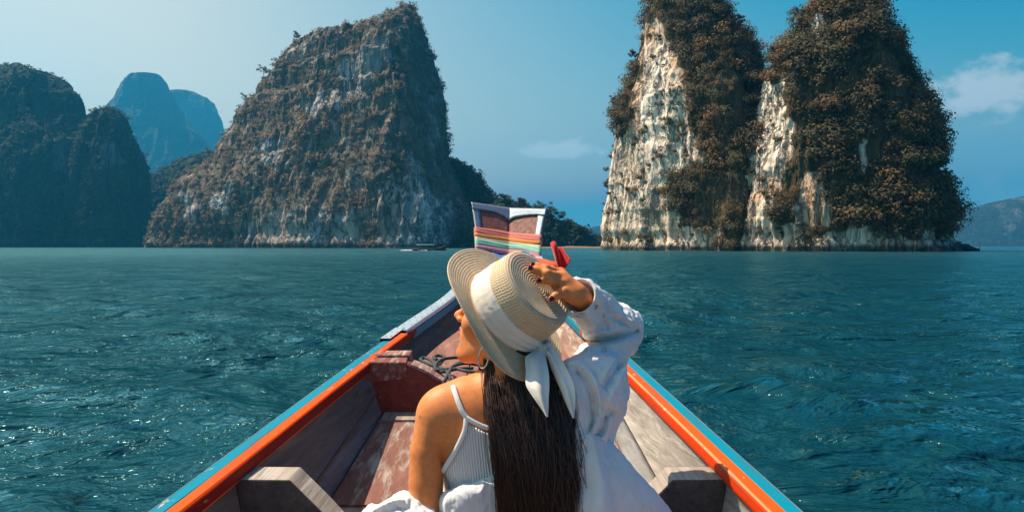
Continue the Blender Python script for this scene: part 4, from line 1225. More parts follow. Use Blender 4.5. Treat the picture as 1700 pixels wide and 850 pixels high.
# left arm hanging, forearm in her lap
B.ell(SHL, (.046, .044, .052), .03)
B.chain([SHL + (-.002, 0, -.004), W(710, 748, 1.555), W(707, 800, 1.548), ELL], [.043, .0365, .0350, .0310], .004)
B.chain([ELL, ELL + (WRL - ELL) * .35, WRL], [.031, .034, .023], .006)
LH = WRL + np.array((.03, .07, -.01)); B.cap(WRL, LH, .026, .030, .015)
for i, off in enumerate((-.026, -.009, .008, .024)):
    a = LH + np.array((off * .8, .02, off * .5)); b_ = a + np.array((.015, .035, -.004)); c_ = b_ + np.array((.012, .018, -.016))
    B.chain([a, b_, c_], [.0095, .0085, .007], .006)
B.chain([WRL + (-.02, .03, .015), LH + (-.035, .01, .02), LH + (-.025, .045, .018)], [.012, .010, .008], .008)
# right arm raised, elbow forward
B.ell(SHR + (0, 0, -.01), (.044, .046, .046), .03)
B.chain([SHR, (SHR + ELR) / 2, ELR], [.040, .036, .034], .006)
B.chain([ELR, ELR + (WRR - ELR) * .35, ELR + (WRR - ELR) * .8, WRR], [.037, .037, .026, .0225], .006)
BODY_ONLY = B.copy()
# head
def H_cap(a, b, ra, rb=None, k=.015, op='add'): B.cap(hd(*a), hd(*b), ra, rb, k, op)
def H_ell(c, r, k=.015, op='add'): B.ell(hd(*c), r, k, HM, op)
H_ell((0, -.006, .016), (.062, .076, .060), .02)
H_ell((0, .035, -.030), (.057, .056, .072), .03)
for s in (-1, 1):
    H_cap((s * .050, .002, -.058), (s * .016, .066, -.101), .018, .015, .03)
    H_ell((s * .040, .056, -.026), (.026, .026, .024), .022)
    H_cap((s * .044, .064, .026), (s * .006, .084, .022), .011, .011, .014)
H_ell((0, .077, -.103), (.019, .017, .015), .020)
H_ell((0, .070, -.066), (.028, .024, .026), .020)
for s in (-1, 1):
    H_ell((s * .031, .092, .004), (.016, .012, .010), .010, 'sub')
    H_ell((s * .030, .074, .004), (.0125, .0125, .0115), .004)
    H_ell((s * .030, .079, .010), (.0155, .009, .0045), .006)
H_cap((0, .086, .012), (0, .110, -.026), .0065, .0085, .012)
H_ell((0, .1135, -.0295), (.0095, .0095, .0085), .008)
for s in (-1, 1): H_ell((s * .0115, .101, -.034), (.0075, .010, .0065), .006)
H_cap((0, .096, -.040), (0, .094, -.050), .005, .006, .008)
# lips
for s in (-1, 1):
    H_cap((s * .004, .0975, -.0545), (s * .021, .083, -.0595), .0052, .003, .005)
    H_cap((s * .0, .0960, -.0668), (s * .018, .083, -.0625), .0064, .003, .005)
H_cap((-.024, .096, -.0605), (.024, .096, -.0605), .0016, .0012, .003, 'sub')
H_ell((0, .091, -.082), (.014, .008, .008), .012, 'sub')
for s in (-1, 1):
    H_ell((s * .069, -.012, -.008), (.009, .018, .029), .008)
    H_ell((s * .079, -.008, -.004), (.006, .010, .016), .005, 'sub')
# right hand over the crown of the hat
dz = .0105
hand = {
    'index': ([on_disc(938, 470, .030), on_disc(916, 466, .024), on_disc(903, 465, .014), on_disc(894, 466.5, .0088)], [0.0088, 0.0081, 0.0074, 0.0062]),
    'middle': ([on_disc(934, 459, .032), on_disc(908, 454, .026), on_disc(892, 449, .014), on_disc(880, 446, .0088)], [0.0088, 0.0083, 0.0075, 0.0062]),
    'ring': ([on_disc(931, 452, .026), on_disc(906, 445.5, .022), on_disc(893, 442, .012), on_disc(884, 440, .0085)], [0.0083, 0.0076, 0.0069, 0.0058]),
    'little': ([on_disc(932, 452, .012), on_disc(916, 447, .010), on_disc(907, 445, .007), on_disc(901, 444, .0065)], [0.0074, 0.0067, 0.0060, 0.0053]),
    'thumb': ([on_disc(946, 488, .026), on_disc(934, 485, .024), on_disc(924, 490, .018), on_disc(914.5, 496.5, .0100)], [0.0106, 0.0099, 0.0088, 0.0070]),
}
palm_c = on_disc(945, 476, .026)
for nm in ('index', 'middle', 'ring', 'little'):
    B.cap(WRR, hand[nm][0][0], .0145, .0105, .012)
B.cap(WRR, hand['thumb'][0][0], .0150, .0120, .012)
B.cap(hand['thumb'][0][0], hand['index'][0][0], .0115, .0095, .016)
for nm, (pts, rs) in hand.items():
    B.chain(pts, rs, .0055)
    for j in (1, 2): B.ell(pts[j], (rs[j] * 1.10,) * 3, .004)
V, Q = B.skin(); V = relax(V, Q, 2, .45)

_r = W(698.5, 690, 1.0); _k = np.argmin(np.linalg.norm(np.cross(V, _r / np.linalg.norm(_r)), axis=1) + (V[:, 1] > 1.56) * .5); MOLE = V[_k]
m_skin, nt, b = material('tanned_skin')
co = objco(nt)
n1 = noise(nt, mapping(nt, co, (16, 16, 16)), 1.0, 4, .6); n2 = noise(nt, mapping(nt, co, (300, 300, 300)), 1.0, 5, .7)
c = mixc(nt, ramp(nt, n1, [(.3, 0), (.7, 1)]), (.66, .205, .056), (.74, .258, .080))
n3 = noise(nt, mapping(nt, co, (95, 95, 95)), 1.0, 5, .65)
c = mixc(nt, ramp(nt, n3, [(.38, .30), (.62, 0)]), c, (.40, .115, .035))
vm = nt.nodes.new('ShaderNodeVectorMath'); vm.operation = 'DISTANCE'; nt.links.new(co, vm.inputs[0]); vm.inputs[1].default_value = tuple(MOLE)
c = mixc(nt, ramp(nt, vm.outputs['Value'], [(0, .9), (.0022, .85), (.0032, 0)]), c, (.05, .02, .012))
c = mixc(nt, vcol(nt, 'lip'), c, (.46, .10, .075))
put(nt, b.inputs['Base Color'], c)
b.inputs['Roughness'].default_value = .52; b.inputs['Specular IOR Level'].default_value = .33
b.inputs['Subsurface Weight'].default_value = .12; b.inputs['Subsurface Radius'].default_value = (.010, .0035, .0018); b.inputs['Subsurface Scale'].default_value = .6
nt.links.new(bump(nt, n2, .35, .0010), b.inputs['Normal'])
me = make_mesh('person', V, Q, None, m_skin)
lc = (V - HEAD_C) @ HM
lip = np.clip(1 - np.sqrt((lc[:, 0] / .022) ** 2 + ((lc[:, 2] + .0605) / .0115) ** 2), 0, 1) * 3 * (lc[:, 1] > .080)
point_color(me, 'lip', np.clip(lip, 0, 1))
person = obj('person', me, None, (0, 0, HC))
tag(person, 'tanned woman seated in the boat, looking left, one hand on her hat', 'person')
# eyes
m_eye, nt, b = material('eye'); b.inputs['Base Color'].default_value = (.75, .72, .68, 1); b.inputs['Roughness'].default_value = .15
m_iris, nt, b = material('iris'); b.inputs['Base Color'].default_value = (.03, .015, .008, 1); b.inputs['Roughness'].default_value = .1
# nails
m_nail, nt, b = material('dark_nail_varnish'); b.inputs['Base Color'].default_value = (.055, .010, .010, 1); b.inputs['Roughness'].default_value = .3; b.inputs['Specular IOR Level'].default_value = .3
for nm in ('index', 'middle', 'ring', 'little', 'thumb'):
    pts, rs = hand[nm]
    ax = unit(pts[3] - pts[2]); up = unit(HAT_N + np.array((0, -.5, .1))); up = unit(up - ax * (up @ ax)); sd = np.cross(ax, up)
    r = rs[3]
    u = np.linspace(-1, 1, 9); v = np.linspace(0, 1, 8)
    Uu, Vv = np.meshgrid(u, v, indexing='ij')
    wdt = r * .74 * (1 - .35 * np.clip(Vv - .6, 0, 1) ** 2 * 4)
    base = pts[3] + ax * (r * .95 - r * 1.45 * (1 - Vv))[..., None]
    Pn = base + sd * (Uu * wdt)[..., None] + up * ((r * 1.08) * np.sqrt(np.clip(1 - (Uu * .72) ** 2, .1, 1)) - r * .10 * Vv ** 2)[..., None]
    A = Pn.reshape(-1, 3); Bm = (Pn - up * .0018).reshape(-1, 3); k = len(A)
    idx = np.arange(k).reshape(9, 8); loop = list(idx[:, 0]) + list(idx[-1, 1:]) + list(idx[-2::-1, -1]) + list(idx[0, -2:0:-1])
    rim = np.array([(a_, b2, b2 + k, a_ + k) for a_, b2 in zip(loop, loop[1:] + loop[:1])])
    mesh_obj('fingernail', np.r_[A, Bm], np.r_[grid_faces(9, 8), grid_faces(9, 8, flip=True) + k, rim[:, ::-1]], None, m_nail, person)

# ---- ribbed vest: the body's field, grown a little and cut by the neck and arm lines
TRUNK = Field(axis((-.20, .22, .0032)), axis((1.44, 1.80, .0042)), axis((-.72, -.24, .0032)))
T = TRUNK
T.ell(W(850, 800, 1.615), (.138, .092, .20), .03); T.ell(W(845, 735, 1.615), (.150, .078, .12), .05)
T.ell((.0, 1.60, -.58), (.118, .090, .16), .05); T.ell(PELV, (.165, .120, .125), .06)
T.cap(W(775, 672, 1.585), W(930, 668, 1.585), .052, k=.05)
T.ell(W(780, 742, 1.545), (.055, .030, .075), .04); T.ell(W(905, 742, 1.545), (.055, .030, .075), .04)
for sx in (-.065, .075): T.ell((sx, 1.70, -.47), (.058, .052, .056), .04)
TRUNK0 = T.copy()
# outline of the vest in the plane of her back (x, z), metres from the lens at the depth of her back
def bk(px, py): return ((px - 850) / F * 1.53, -(py - HZ) / F * 1.53)
vest_poly = [bk(*q) for q in ((770, 689), (774, 697), (800, 711), (830, 720), (860, 724), (890, 720), (920, 711), (946, 697), (951, 689), (949, 705), (957, 730), (972, 760), (1000, 790), (1010, 1010), (700, 1010), (705, 800), (737, 777), (756, 745), (768, 715))]
G = np.stack(np.meshgrid(T.ax[0], T.ax[2], indexing='ij'), -1).reshape(-1, 2).astype(float)
cut = -poly_in(G, vest_poly).reshape(len(T.ax[0]), len(T.ax[2])).astype(np.float32)
T.F = smax(T.F - .0042, cut[:, None, :] * np.ones_like(T.F), .003)
V, Q = T.skin(); V = relax(V, Q, 2, .5)
m_vest, nt, b = material('ribbed_white_knit'); co = objco(nt)
sep = nt.nodes.new('ShaderNodeSeparateXYZ'); nt.links.new(co, sep.inputs[0])
wv = mathn(nt, 'SINE', mathn(nt, 'MULTIPLY', mathn(nt, 'ADD', sep.outputs[0], mathn(nt, 'MULTIPLY', sep.outputs[2], .10)), 1150.0))
kn = mathn(nt, 'SINE', mathn(nt, 'MULTIPLY', sep.outputs[2], 2400.0))
put(nt, b.inputs['Base Color'], mixc(nt, mathn(nt, 'MULTIPLY_ADD', wv, .5, .5), (.66, .64, .60), (.84, .82, .78)))
b.inputs['Roughness'].default_value = .85; b.inputs['Sheen Weight'].default_value = .25
nt.links.new(bump(nt, mathn(nt, 'ADD', wv, mathn(nt, 'MULTIPLY', kn, .25)), .7, .0020), b.inputs['Normal'])
vest = mesh_obj('vest', V, Q, None, m_vest, person)
m_trim = cloth_material('white_jersey_trim', (.74, .73, .71), .8, .3)

def snap_back(pts, field_fn, lift):
    """moves points along the line of sight onto the near side of a field"""
    out = []
    for p in pts:
        p = np.array(p, float); r = p / p[1]
        ts = np.linspace(1.40, 1.75, 700)
        q = r[None] * ts[:, None]
        d = field_fn(q)
        i = np.argmax(d < lift)
        out.append(q[i] if d[i] < lift else p)
    return np.array(out)
def field_d(f, q):
    a = f.ax
    idx = [np.clip(np.searchsorted(a[i], q[:, i]) - 1, 0, len(a[i]) - 2) for i in range(3)]
    fr = [np.clip((q[:, i] - a[i][idx[i]]) / (a[i][idx[i] + 1] - a[i][idx[i]]), 0, 1) for i in range(3)]
    o = 0
    for dx in (0, 1):
        for dy in (0, 1):
            for dz_ in (0, 1):
                w = (fr[0] if dx else 1 - fr[0]) * (fr[1] if dy else 1 - fr[1]) * (fr[2] if dz_ else 1 - fr[2])
                o = o + w * np.minimum(f.F[idx[0] + dx, idx[1] + dy, idx[2] + dz_], .05)
    return o
def trunk_d(q): return field_d(TRUNK0, q)
def band(name, pxs, width, thick, mat, n=60, lift=.003, body_d=None):
    """a flat strip lying on her skin"""
    body_d = body_d or (lambda q: field_d(BODY_ONLY, q))
    L = catmull([W(x, y, 1.53) for x, y in pxs], n)
    C = snap_back(L, body_d, lift)
    for _ in range(3): C[1:-1] = (C[:-2] + C[1:-1] * 2 + C[2:]) / 4
    Tg = np.gradient(C, axis=0); Tg /= np.linalg.norm(Tg, axis=1)[:, None]
    e = .004
    Nn = np.stack([(body_d(C + np.eye(3)[i] * e) - body_d(C - np.eye(3)[i] * e)) for i in range(3)], -1); Nn /= np.linalg.norm(Nn, axis=1)[:, None] + 1e-9
    for _ in range(4): Nn[1:-1] = Nn[:-2] + Nn[1:-1] + Nn[2:]; Nn /= np.linalg.norm(Nn, axis=1)[:, None]
    Sd = np.cross(Tg, Nn); Sd /= np.linalg.norm(Sd, axis=1)[:, None]
    prof = [(-.5, -.6), (-.5, .25), (-.38, .6), (0, .75), (.38, .6), (.5, .25), (.5, -.6)]
    Vv = np.stack([C + Sd * (a * width) + Nn * (h * thick) for a, h in prof], 1)
    k = len(prof)
    return mesh_obj(name, Vv.reshape(-1, 3), grid_faces(n, k, wrap_v=True), None, mat, person)
band('vest_strap', [(752, 640), (755, 650), (761, 668), (768, 684), (775, 694)], .0105, .0030, m_trim, 40, .004)
band('vest_trim', [(774, 693), (798, 706), (828, 715), (860, 718), (892, 714), (922, 705)], .0090, .0036, m_trim, 50, .0085)
band('vest_trim', [(774, 694), (772, 712), (764, 732), (752, 755), (741, 772), (733, 784), (726, 792)], .0095, .0036, m_trim, 50, .0075, trunk_d)

# earring
er = MB(); c0 = W(802.5, 594, 1.532)
a = np.linspace(0, 2 * math.pi, 40)
er.tube(np.stack([c0 + np.array((.010, -.006, 0)) * math.cos(t) + np.array((.002, 0, .021)) * math.sin(t) for t in a]), .0015, 8, False)
m_silver, nt, b = material('silver'); b.inputs['Base Color'].default_value = (.75, .72, .66, 1); b.inputs['Metallic'].default_value = 1; b.inputs['Roughness'].default_value = .22
er.build('earring', m_silver, person)
# ------------------------------------------------------------------ straw hat
def straw_material(name, ring=True):
    m, nt, b = material(name); co = objco(nt)
    at = nt.nodes.new('ShaderNodeAttribute'); at.attribute_name = 'braid'
    sp = nt.nodes.new('ShaderNodeSeparateXYZ'); nt.links.new(at.outputs['Vector'], sp.inputs[0])
    # braid: along (x, turns) and across (y, rows)
    row = mathn(nt, 'FRACT', sp.outputs[1])
    rown = mathn(nt, 'FLOOR', sp.outputs[1])
    zig = mathn(nt, 'SINE', mathn(nt, 'MULTIPLY', mathn(nt, 'ADD', sp.outputs[0], mathn(nt, 'ADD', mathn(nt, 'MULTIPLY', row, .55), mathn(nt, 'MULTIPLY', rown, .37))), 6.28318))
    hump = mathn(nt, 'SINE', mathn(nt, 'MULTIPLY', row, 3.14159))
    n1 = noise(nt, mapping(nt, co, (70, 70, 70)), 1.0, 4, .6)
    n2 = noise(nt, mapping(nt, co, (12, 12, 12)), 1.0, 3, .6)
    c = mixc(nt, ramp(nt, mathn(nt, 'MULTIPLY_ADD', zig, .30, n1), [(.2, 0), (.8, 1)]), (.50, .36, .215), (.72, .565, .375))
    c = mixc(nt, ramp(nt, hump, [(0, .34), (.35, 0)]), c, (.30, .20, .11))
    c = mixc(nt, ramp(nt, n2, [(.4, 0), (.7, .25)]), c, (.46, .34, .21))
    put(nt, b.inputs['Base Color'], c)
    b.inputs['Roughness'].default_value = .62; b.inputs['Specular IOR Level'].default_value = .3
    h = mathn(nt, 'ADD', mathn(nt, 'MULTIPLY', zig, .32), mathn(nt, 'MULTIPLY', hump, .9))
    nt.links.new(bump(nt, h, .65, .0014), b.inputs['Normal'])
    return m
M_STRAW = straw_material('straw_braid')
hat = thing('straw_hat', 'straw boater hat with a white ribbon on the woman\'s head, held by her hand', 'hat')
hm = Matrix(((HAT_X[0], HAT_Y[0], HAT_N[0]), (HAT_X[1], HAT_Y[1], HAT_N[1]), (HAT_X[2], HAT_Y[2], HAT_N[2]))).to_4x4()
hm.translation = Vector(HAT_C + LENS)
hat.matrix_world = hm

def revolve(name, prof, mat, nth=220, wob=None, ell=1.0, pitch=.0060, cols=None):
    """a braid of straw sewn in rings along a profile of (radius, height)"""
    prof = np.array(prof, float)
    s = np.r_[0, np.cumsum(np.linalg.norm(np.diff(prof, axis=0), axis=1))]
    n = int(s[-1] / (pitch / 7)) + 2
    t = np.linspace(0, s[-1], n)
    pr = np.c_[np.interp(t, s, prof[:, 0]), np.interp(t, s, prof[:, 1])]
    for _ in range(5): pr[1:-1] = (pr[:-2] + 2 * pr[1:-1] + pr[2:]) / 4
    tg = np.gradient(pr, axis=0); tg /= np.linalg.norm(tg, axis=1)[:, None] + 1e-9
    nr = np.c_[-tg[:, 1], tg[:, 0]]
    th = np.linspace(0, 2 * math.pi, nth, endpoint=False)
    rip = .0006 * np.abs(np.sin(math.pi * t / pitch)) ** .7
    Rr = pr[:, 0] + nr[:, 0] * rip; Hh = pr[:, 1] + nr[:, 1] * rip
    V = np.stack([Rr[:, None] * np.cos(th)[None], Rr[:, None] * np.sin(th)[None] * ell, np.repeat(Hh[:, None], nth, 1)], -1)
    if wob is not None: V = wob(V)
    me = make_mesh(name, V.reshape(-1, 3), grid_faces(n, nth, wrap_v=True), None, mat)
    at = me.attributes.new('braid', 'FLOAT_VECTOR', 'POINT')
    circ = np.round(2 * math.pi * np.maximum(pr[:, 0], .004) / .0062)
    uv = np.stack([th[None] / (2 * math.pi) * circ[:, None], np.repeat((t / pitch)[:, None], nth, 1), np.zeros((n, nth))], -1)
    at.data.foreach_set('vector', uv.astype(np.float32).ravel())
    return obj(name, me, hat)
def dent(V):
    th = np.arctan2(V[..., 1], V[..., 0]); V = V.copy()
    V[..., 0] *= 1.04; V[..., 1] *= .97
    V += .0016 * np.stack([fbm(V * 14 + 3, 2), fbm(V * 14 + 9, 2), fbm(V * 14 + 20, 2)], -1)
    return V
crown_prof = [(.001, HAT_H - .003), (.050, HAT_H - .002), (HAT_R1 - .010, HAT_H), (HAT_R1 - .002, HAT_H - .003), (HAT_R1 + .001, HAT_H - .010), (HAT_R1 + .004, HAT_H * .6), (HAT_R0, .0)]
revolve('crown', crown_prof, M_STRAW, 240, dent)
def floppy(V):
    th = np.arctan2(V[..., 1], V[..., 0]); r = np.hypot(V[..., 0], V[..., 1]); V = V.copy()
    u = np.clip((r - HAT_R0) / (HAT_RB - HAT_R0), 0, 1)
    V[..., 2] += u ** 1.2 * .032 * np.exp(-((((th + math.radians(112)) + math.pi) % (2 * math.pi) - math.pi) / .75) ** 2)
    V[..., 2] += u ** 1.4 * (.004 * np.cos(2 * th + .4) + .003 * np.sin(3 * th + 1.0)) - .004 * u
    V[..., 0] *= 1.02
    return V
brim_prof = [(HAT_R0 - .004, .003), (HAT_R0 + .003, .0005), (HAT_RB - .003, .0), (HAT_RB, -.0012), (HAT_RB - .003, -.0032), (HAT_R0, -.003)]
revolve('brim', brim_prof, M_STRAW, 300, floppy)

# ribbon: wide away from the knot, drawn together at it
M_RIB2 = cloth_material('white_ribbon', (.78, .72, .63), .75, .4)
nth, m = 200, 22
th = np.linspace(0, 2 * math.pi, nth, endpoint=False)
w = .053 * (1 - .64 * np.exp(-(np.minimum(th, 2 * math.pi - th) / .60) ** 2)) + .003 * np.sin(th * 2 + 1)
t = np.linspace(0, 1, m)
h0 = .003 + .010 * np.exp(-(np.minimum(th, 2 * math.pi - th) / .5) ** 2)
H = h0[:, None] + w[:, None] * t[None]
rad = np.interp(H, [0, HAT_H * .6, HAT_H], [HAT_R0, HAT_R1 + .004, HAT_R1 + .001]) + .0022
cl = np.exp(-(np.minimum(th, 2 * math.pi - th) / .75) ** 2)[:, None]
Th = np.repeat(th[:, None], m, 1)
pleat = .0016 * np.sin(t[None] * 2 * math.pi * 3.2 + 1.2 * np.sin(Th * 2)) * (.25 + 1.6 * cl) + .0012 * fbm(np.stack([Th * 6, t[None] * 3 + 0 * Th, 0 * Th], -1), 3)
rad = rad + np.maximum(pleat, -.0012) + .003 * cl * np.sin(math.pi * t)[None]
rad[:, 0] -= .0025; rad[:, -1] -= .0025
V = np.stack([rad * np.cos(Th) * 1.04, rad * np.sin(Th) * .97, H], -1)
mesh_obj('ribbon', V.reshape(-1, 3), grid_faces(nth, m, wrap_u=True), None, M_RIB2, hat)
hinv = np.array(hm.inverted())
def to_hat(p): q = np.array(p) + LENS; return hinv[:3, :3] @ q + hinv[:3, 3]
KN = W(902, 578, 1.565)
# knot and brooch
kn = MB()
a = np.linspace(0, 2 * math.pi, 25)
for rr, off in ((.011, 0), (.0105, .006), (.010, -.006)):
    kn.tube(np.stack([to_hat(KN + np.array((.010 * math.cos(t) + off * .3, -.002 + .010 * math.sin(t), .003 + .011 * math.sin(t) * .4 + off))) for t in a]), .0062, 10, False)
kn.build('ribbon_knot', M_RIB2, hat)
br = MB()
for i in range(9):
    aa = i * 2 * math.pi / 8
    c = KN + np.array((.004 + (.0052 * math.cos(aa) if i < 8 else 0), -.017, .001 + (.0075 * math.sin(aa) if i < 8 else 0)))
    q = [to_hat(c + np.array((0, .0022 * k, 0))) for k in (-1.2, -.6, 0, .6, 1.2)]
    br.tube(q, [.0006, .0022, .0027, .0022, .0006], 8)
br.build('brooch', m_silver, hat)
# two tails hanging from the knot over the brim
def folds(amp, n1, ph):
    def f(a):
        n, m = a.shape[:2]; u = np.linspace(0, 1, n)[:, None]; v = np.linspace(0, 1, m)[None]
        a = a.copy()
        a[..., 1] += amp * np.sin(v * math.pi * n1 + ph + 1.2 * u) * (1.15 - .6 * u) + .0016 * fbm(a * 45, 3)
        return a
    return f
def tail(rows, seed, amp):
    o = sheet('ribbon_tail', [[to_hat(W(*q)) for q in r] for r in rows], M_RIB2, .0016, (46, 26), None, hat)
    return o
def tail_rows(lefts, rights, ds, amp, ph, n=6):
    out = []
    for (lx, ly), (rx, ry), d in zip(lefts, rights, ds):
        row = []
        for k in range(n):
            t = k / (n - 1)
            row.append((lx + (rx - lx) * t, ly + (ry - ly) * t, d - .006 * math.sin(math.pi * t) + amp * math.sin(t * 2 * math.pi * 1.4 + ph)))
        out.append(row)
    return out
tail(tail_rows([(896, 574), (881, 586), (872, 594), (873, 615), (873, 638), (882, 655), (894, 672), (907, 691)],
               [(905, 584), (906, 592), (908, 603), (911, 620), (912, 640), (911, 658), (910.5, 676), (909.5, 692)],
               [1.560, 1.545, 1.525, 1.500, 1.478, 1.468, 1.462, 1.458], .0035, .3), 1, 0)
tail(tail_rows([(900, 583), (909, 594), (915, 610), (921, 624), (928, 640), (935, 656), (942, 674), (950.5, 693)],
               [(911, 573), (921, 579), (930, 592), (939, 608), (948, 626), (954, 643), (955, 664), (952.5, 694)],
               [1.562, 1.548, 1.535, 1.520, 1.500, 1.487, 1.478, 1.470], .0035, 1.9), 2, 0)
# ------------------------------------------------------------------ hair
HY = np.array([540, 575, 600, 640, 680, 720, 760, 800, 860, 930.])
HL = np.array([812, 811, 808, 811, 817, 825, 832, 838, 848, 854.])
HRr = np.array([888, 900, 912, 938, 951, 958, 963, 967, 974, 976.])
HD = np.array([1.634, 1.608, 1.585, 1.543, 1.512, 1.496, 1.484, 1.477, 1.472, 1.470])
def hair_at(u, y, lift=0.0):
    """u 0..1 across the fall of hair, y photo row"""
    x = np.interp(y, HY, HL) * (1 - u) + np.interp(y, HY, HRr) * u
    d = np.interp(y, HY, HD) + .020 * (2 * u - 1) ** 2 - lift
    return np.stack([(x - 850) / F * d, d, -(y - HZ) / F * d], -1)
HFld = Field(axis((-.10, .14, .0042)), axis((1.44, 1.72, .0042)), axis((-.63, .02, .0048)))
HFld.ell(hd(0, -.010, .010), (.068, .079, .064), .02, HM)
HFld.ell(hd(0, -.026, -.045), (.060, .050, .060), .03, HM)
HFld.ell(hd(0, .078, -.05), (.10, .066, .10), .01, HM, 'sub')
HFld.cap(hd(-.068, .004, .0), hd(-.066, -.012, -.06), .014, .012, .012)
HFld.cap(W(826, 572, 1.592), W(884, 588, 1.600), .024, k=.02)
HFld.cap(W(818, 598, 1.580), W(886, 606, 1.580), .022, k=.02)
for i, u in enumerate(np.linspace(.05, .95, 9)):
    ys_ = np.array([570, 600, 630, 660, 690, 730, 770, 810, 860, 930.])
    pts = hair_at(np.full(len(ys_), u) + .02 * np.sin(ys_ / 60 + i * 2), ys_)
    rr = .0150 - .004 * (2 * u - 1) ** 2
    HFld.chain(list(pts), list(rr * np.linspace(1.1, .8, len(pts))), .009)
V, Q = HFld.skin(); V = relax(V, Q, 1, .4)
m_hair, nt, b = material('dark_brown_hair')
co = objco(nt)
n1 = noise(nt, mapping(nt, co, (260, 260, 9)), 1.0, 4, .6, .3)
put(nt, b.inputs['Base Color'], mixc(nt, n1, (.010, .0055, .004), (.034, .016, .010)))
b.inputs['Roughness'].default_value = .40; b.inputs['Specular IOR Level'].default_value = .45
nt.links.new(bump(nt, n1, .8, .004), b.inputs['Normal'])
hair = mesh_obj('hair', V, Q, None, m_hair, person)

m_str, nt, b = material('hair_strands')
put(nt, b.inputs['Base Color'], vcol(nt, 'tint'))
b.inputs['Roughness'].default_value = .34; b.inputs['Specular IOR Level'].default_value = .5
rng = np.random.default_rng(17)
n_l, n_s, K = 95, 30, 26
sv = []; sq = []; sc_ = []; base = 0
SA = np.array([0, 2.094, 4.189])
def strand(path, r0, r1, col):
    global base
    n = len(path); t = np.linspace(0, 1, n)
    Tg = np.gradient(path, axis=0); Tg /= np.linalg.norm(Tg, axis=1)[:, None] + 1e-9
    N = np.cross(Tg, (0, 1, .01)); N /= np.linalg.norm(N, axis=1)[:, None] + 1e-9
    Bn = np.cross(Tg, N)
    r = (r0 + (r1 - r0) * t ** 2)[:, None, None]
    v = path[:, None] + r * (np.cos(SA)[None, :, None] * N[:, None] + np.sin(SA)[None, :, None] * Bn[:, None])
    sv.append(v.reshape(-1, 3)); sq.append(grid_faces(n, 3, wrap_v=True) + base); base += n * 3
    sc_.append(np.repeat(col[None], n * 3, 0))
for l in range(n_l):
    u0 = rng.random() * 1.10 - .05; edge = abs(2 * u0 - 1) ** 2
    lock_end = (880 if u0 < .80 else 815 + rng.random() * 70) + rng.normal() * 18
    ph, wf = rng.random() * 6.28, .8 + rng.random() * .9
    lift0 = .006 + .013 * rng.random()
    drift = rng.normal() * .03 + (.05 if u0 > .85 else 0) - (.025 if u0 < .12 else 0)
    c0 = np.array((.024, .0125, .0088)) * (.55 + .95 * rng.random() ** 1.5) * (1 + 1.3 * edge)  # edge locks lighter: sunlight through them is put into the colour
    for s_ in range(n_s):
        ye = lock_end + rng.normal() * 30
        y0 = 552 + rng.random() * 22
        t = np.linspace(0, 1, K)
        y = y0 + (ye - y0) * t
        spread = .040 * (1 - .55 * np.sin(math.pi * np.clip(t * 1.1, 0, 1)) * (.6 + .4 * math.sin(ph)))
        du = rng.normal() * spread
        u = u0 + du + .038 * np.sin(ph + wf * 5 * t) * (.3 + t) + drift * t ** 2 + rng.normal() * .018 * np.sin(t * 9 + rng.random() * 6)
        if u0 > .86: u = u + .16 * np.clip(t - .62, 0, 1) ** 1.5 * rng.random()
        p = hair_at(u, y, lift0 + .004 * np.sin(ph + 7 * t) + rng.normal() * .0025 + .004)
        strand(p, .00072 + .0003 * rng.random(), .00020, c0 * (.75 + .5 * rng.random()))
# loose hairs crossing and flying off
for i in range(210):
    u0 = rng.random() * 1.05; y0 = 600 + rng.random() * 160; ye = y0 + 60 + rng.random() * 170
    t = np.linspace(0, 1, K)
    u = u0 + (rng.normal() * .16) * t ** 1.3 + .05 * np.sin(t * (3 + 4 * rng.random()) + rng.random() * 6) * t
    p = hair_at(u, y0 + (ye - y0) * t, .026 + .010 * rng.random())
    strand(p, .0008 if i % 5 == 0 else .00055, .00020, np.array((.065, .033, .022)) * (.7 + .6 * rng.random()))
# locks in front of the ear and down the side of the neck
for l in range(9):
    a0 = W(801 + l * 1.6 + rng.normal(), 572 + rng.normal() * 6, 1.575 + .004 * rng.normal())
    path0 = [a0, W(806 + l * 1.8, 612, 1.560), W(809 + l * 2.2 + rng.normal() * 2, 660, 1.528), W(815 + l * 2.4 + rng.normal() * 3, 720, 1.492), W(822 + l * 2.6 + rng.normal() * 4, 790, 1.478), W(830 + l * 2.5 + rng.normal() * 6, 880, 1.470)]
    for s_ in range(16):
        j = rng.normal(size=(6, 3)) * .0022; j[0] *= .5
        strand(catmull(np.array(path0) + j + (0, -.004, 0), K), .0007, .0003, np.array((.060, .024, .014)) * (.6 + .8 * rng.random()))  # reddish tone stands for sun on these locks
V = np.concatenate(sv); Q = np.concatenate(sq)
me = make_mesh('hair_strand', V, Q, None, m_str)
point_color(me, 'tint', np.concatenate(sc_))
tag(obj('hair_strand', me, hair), kind='stuff')

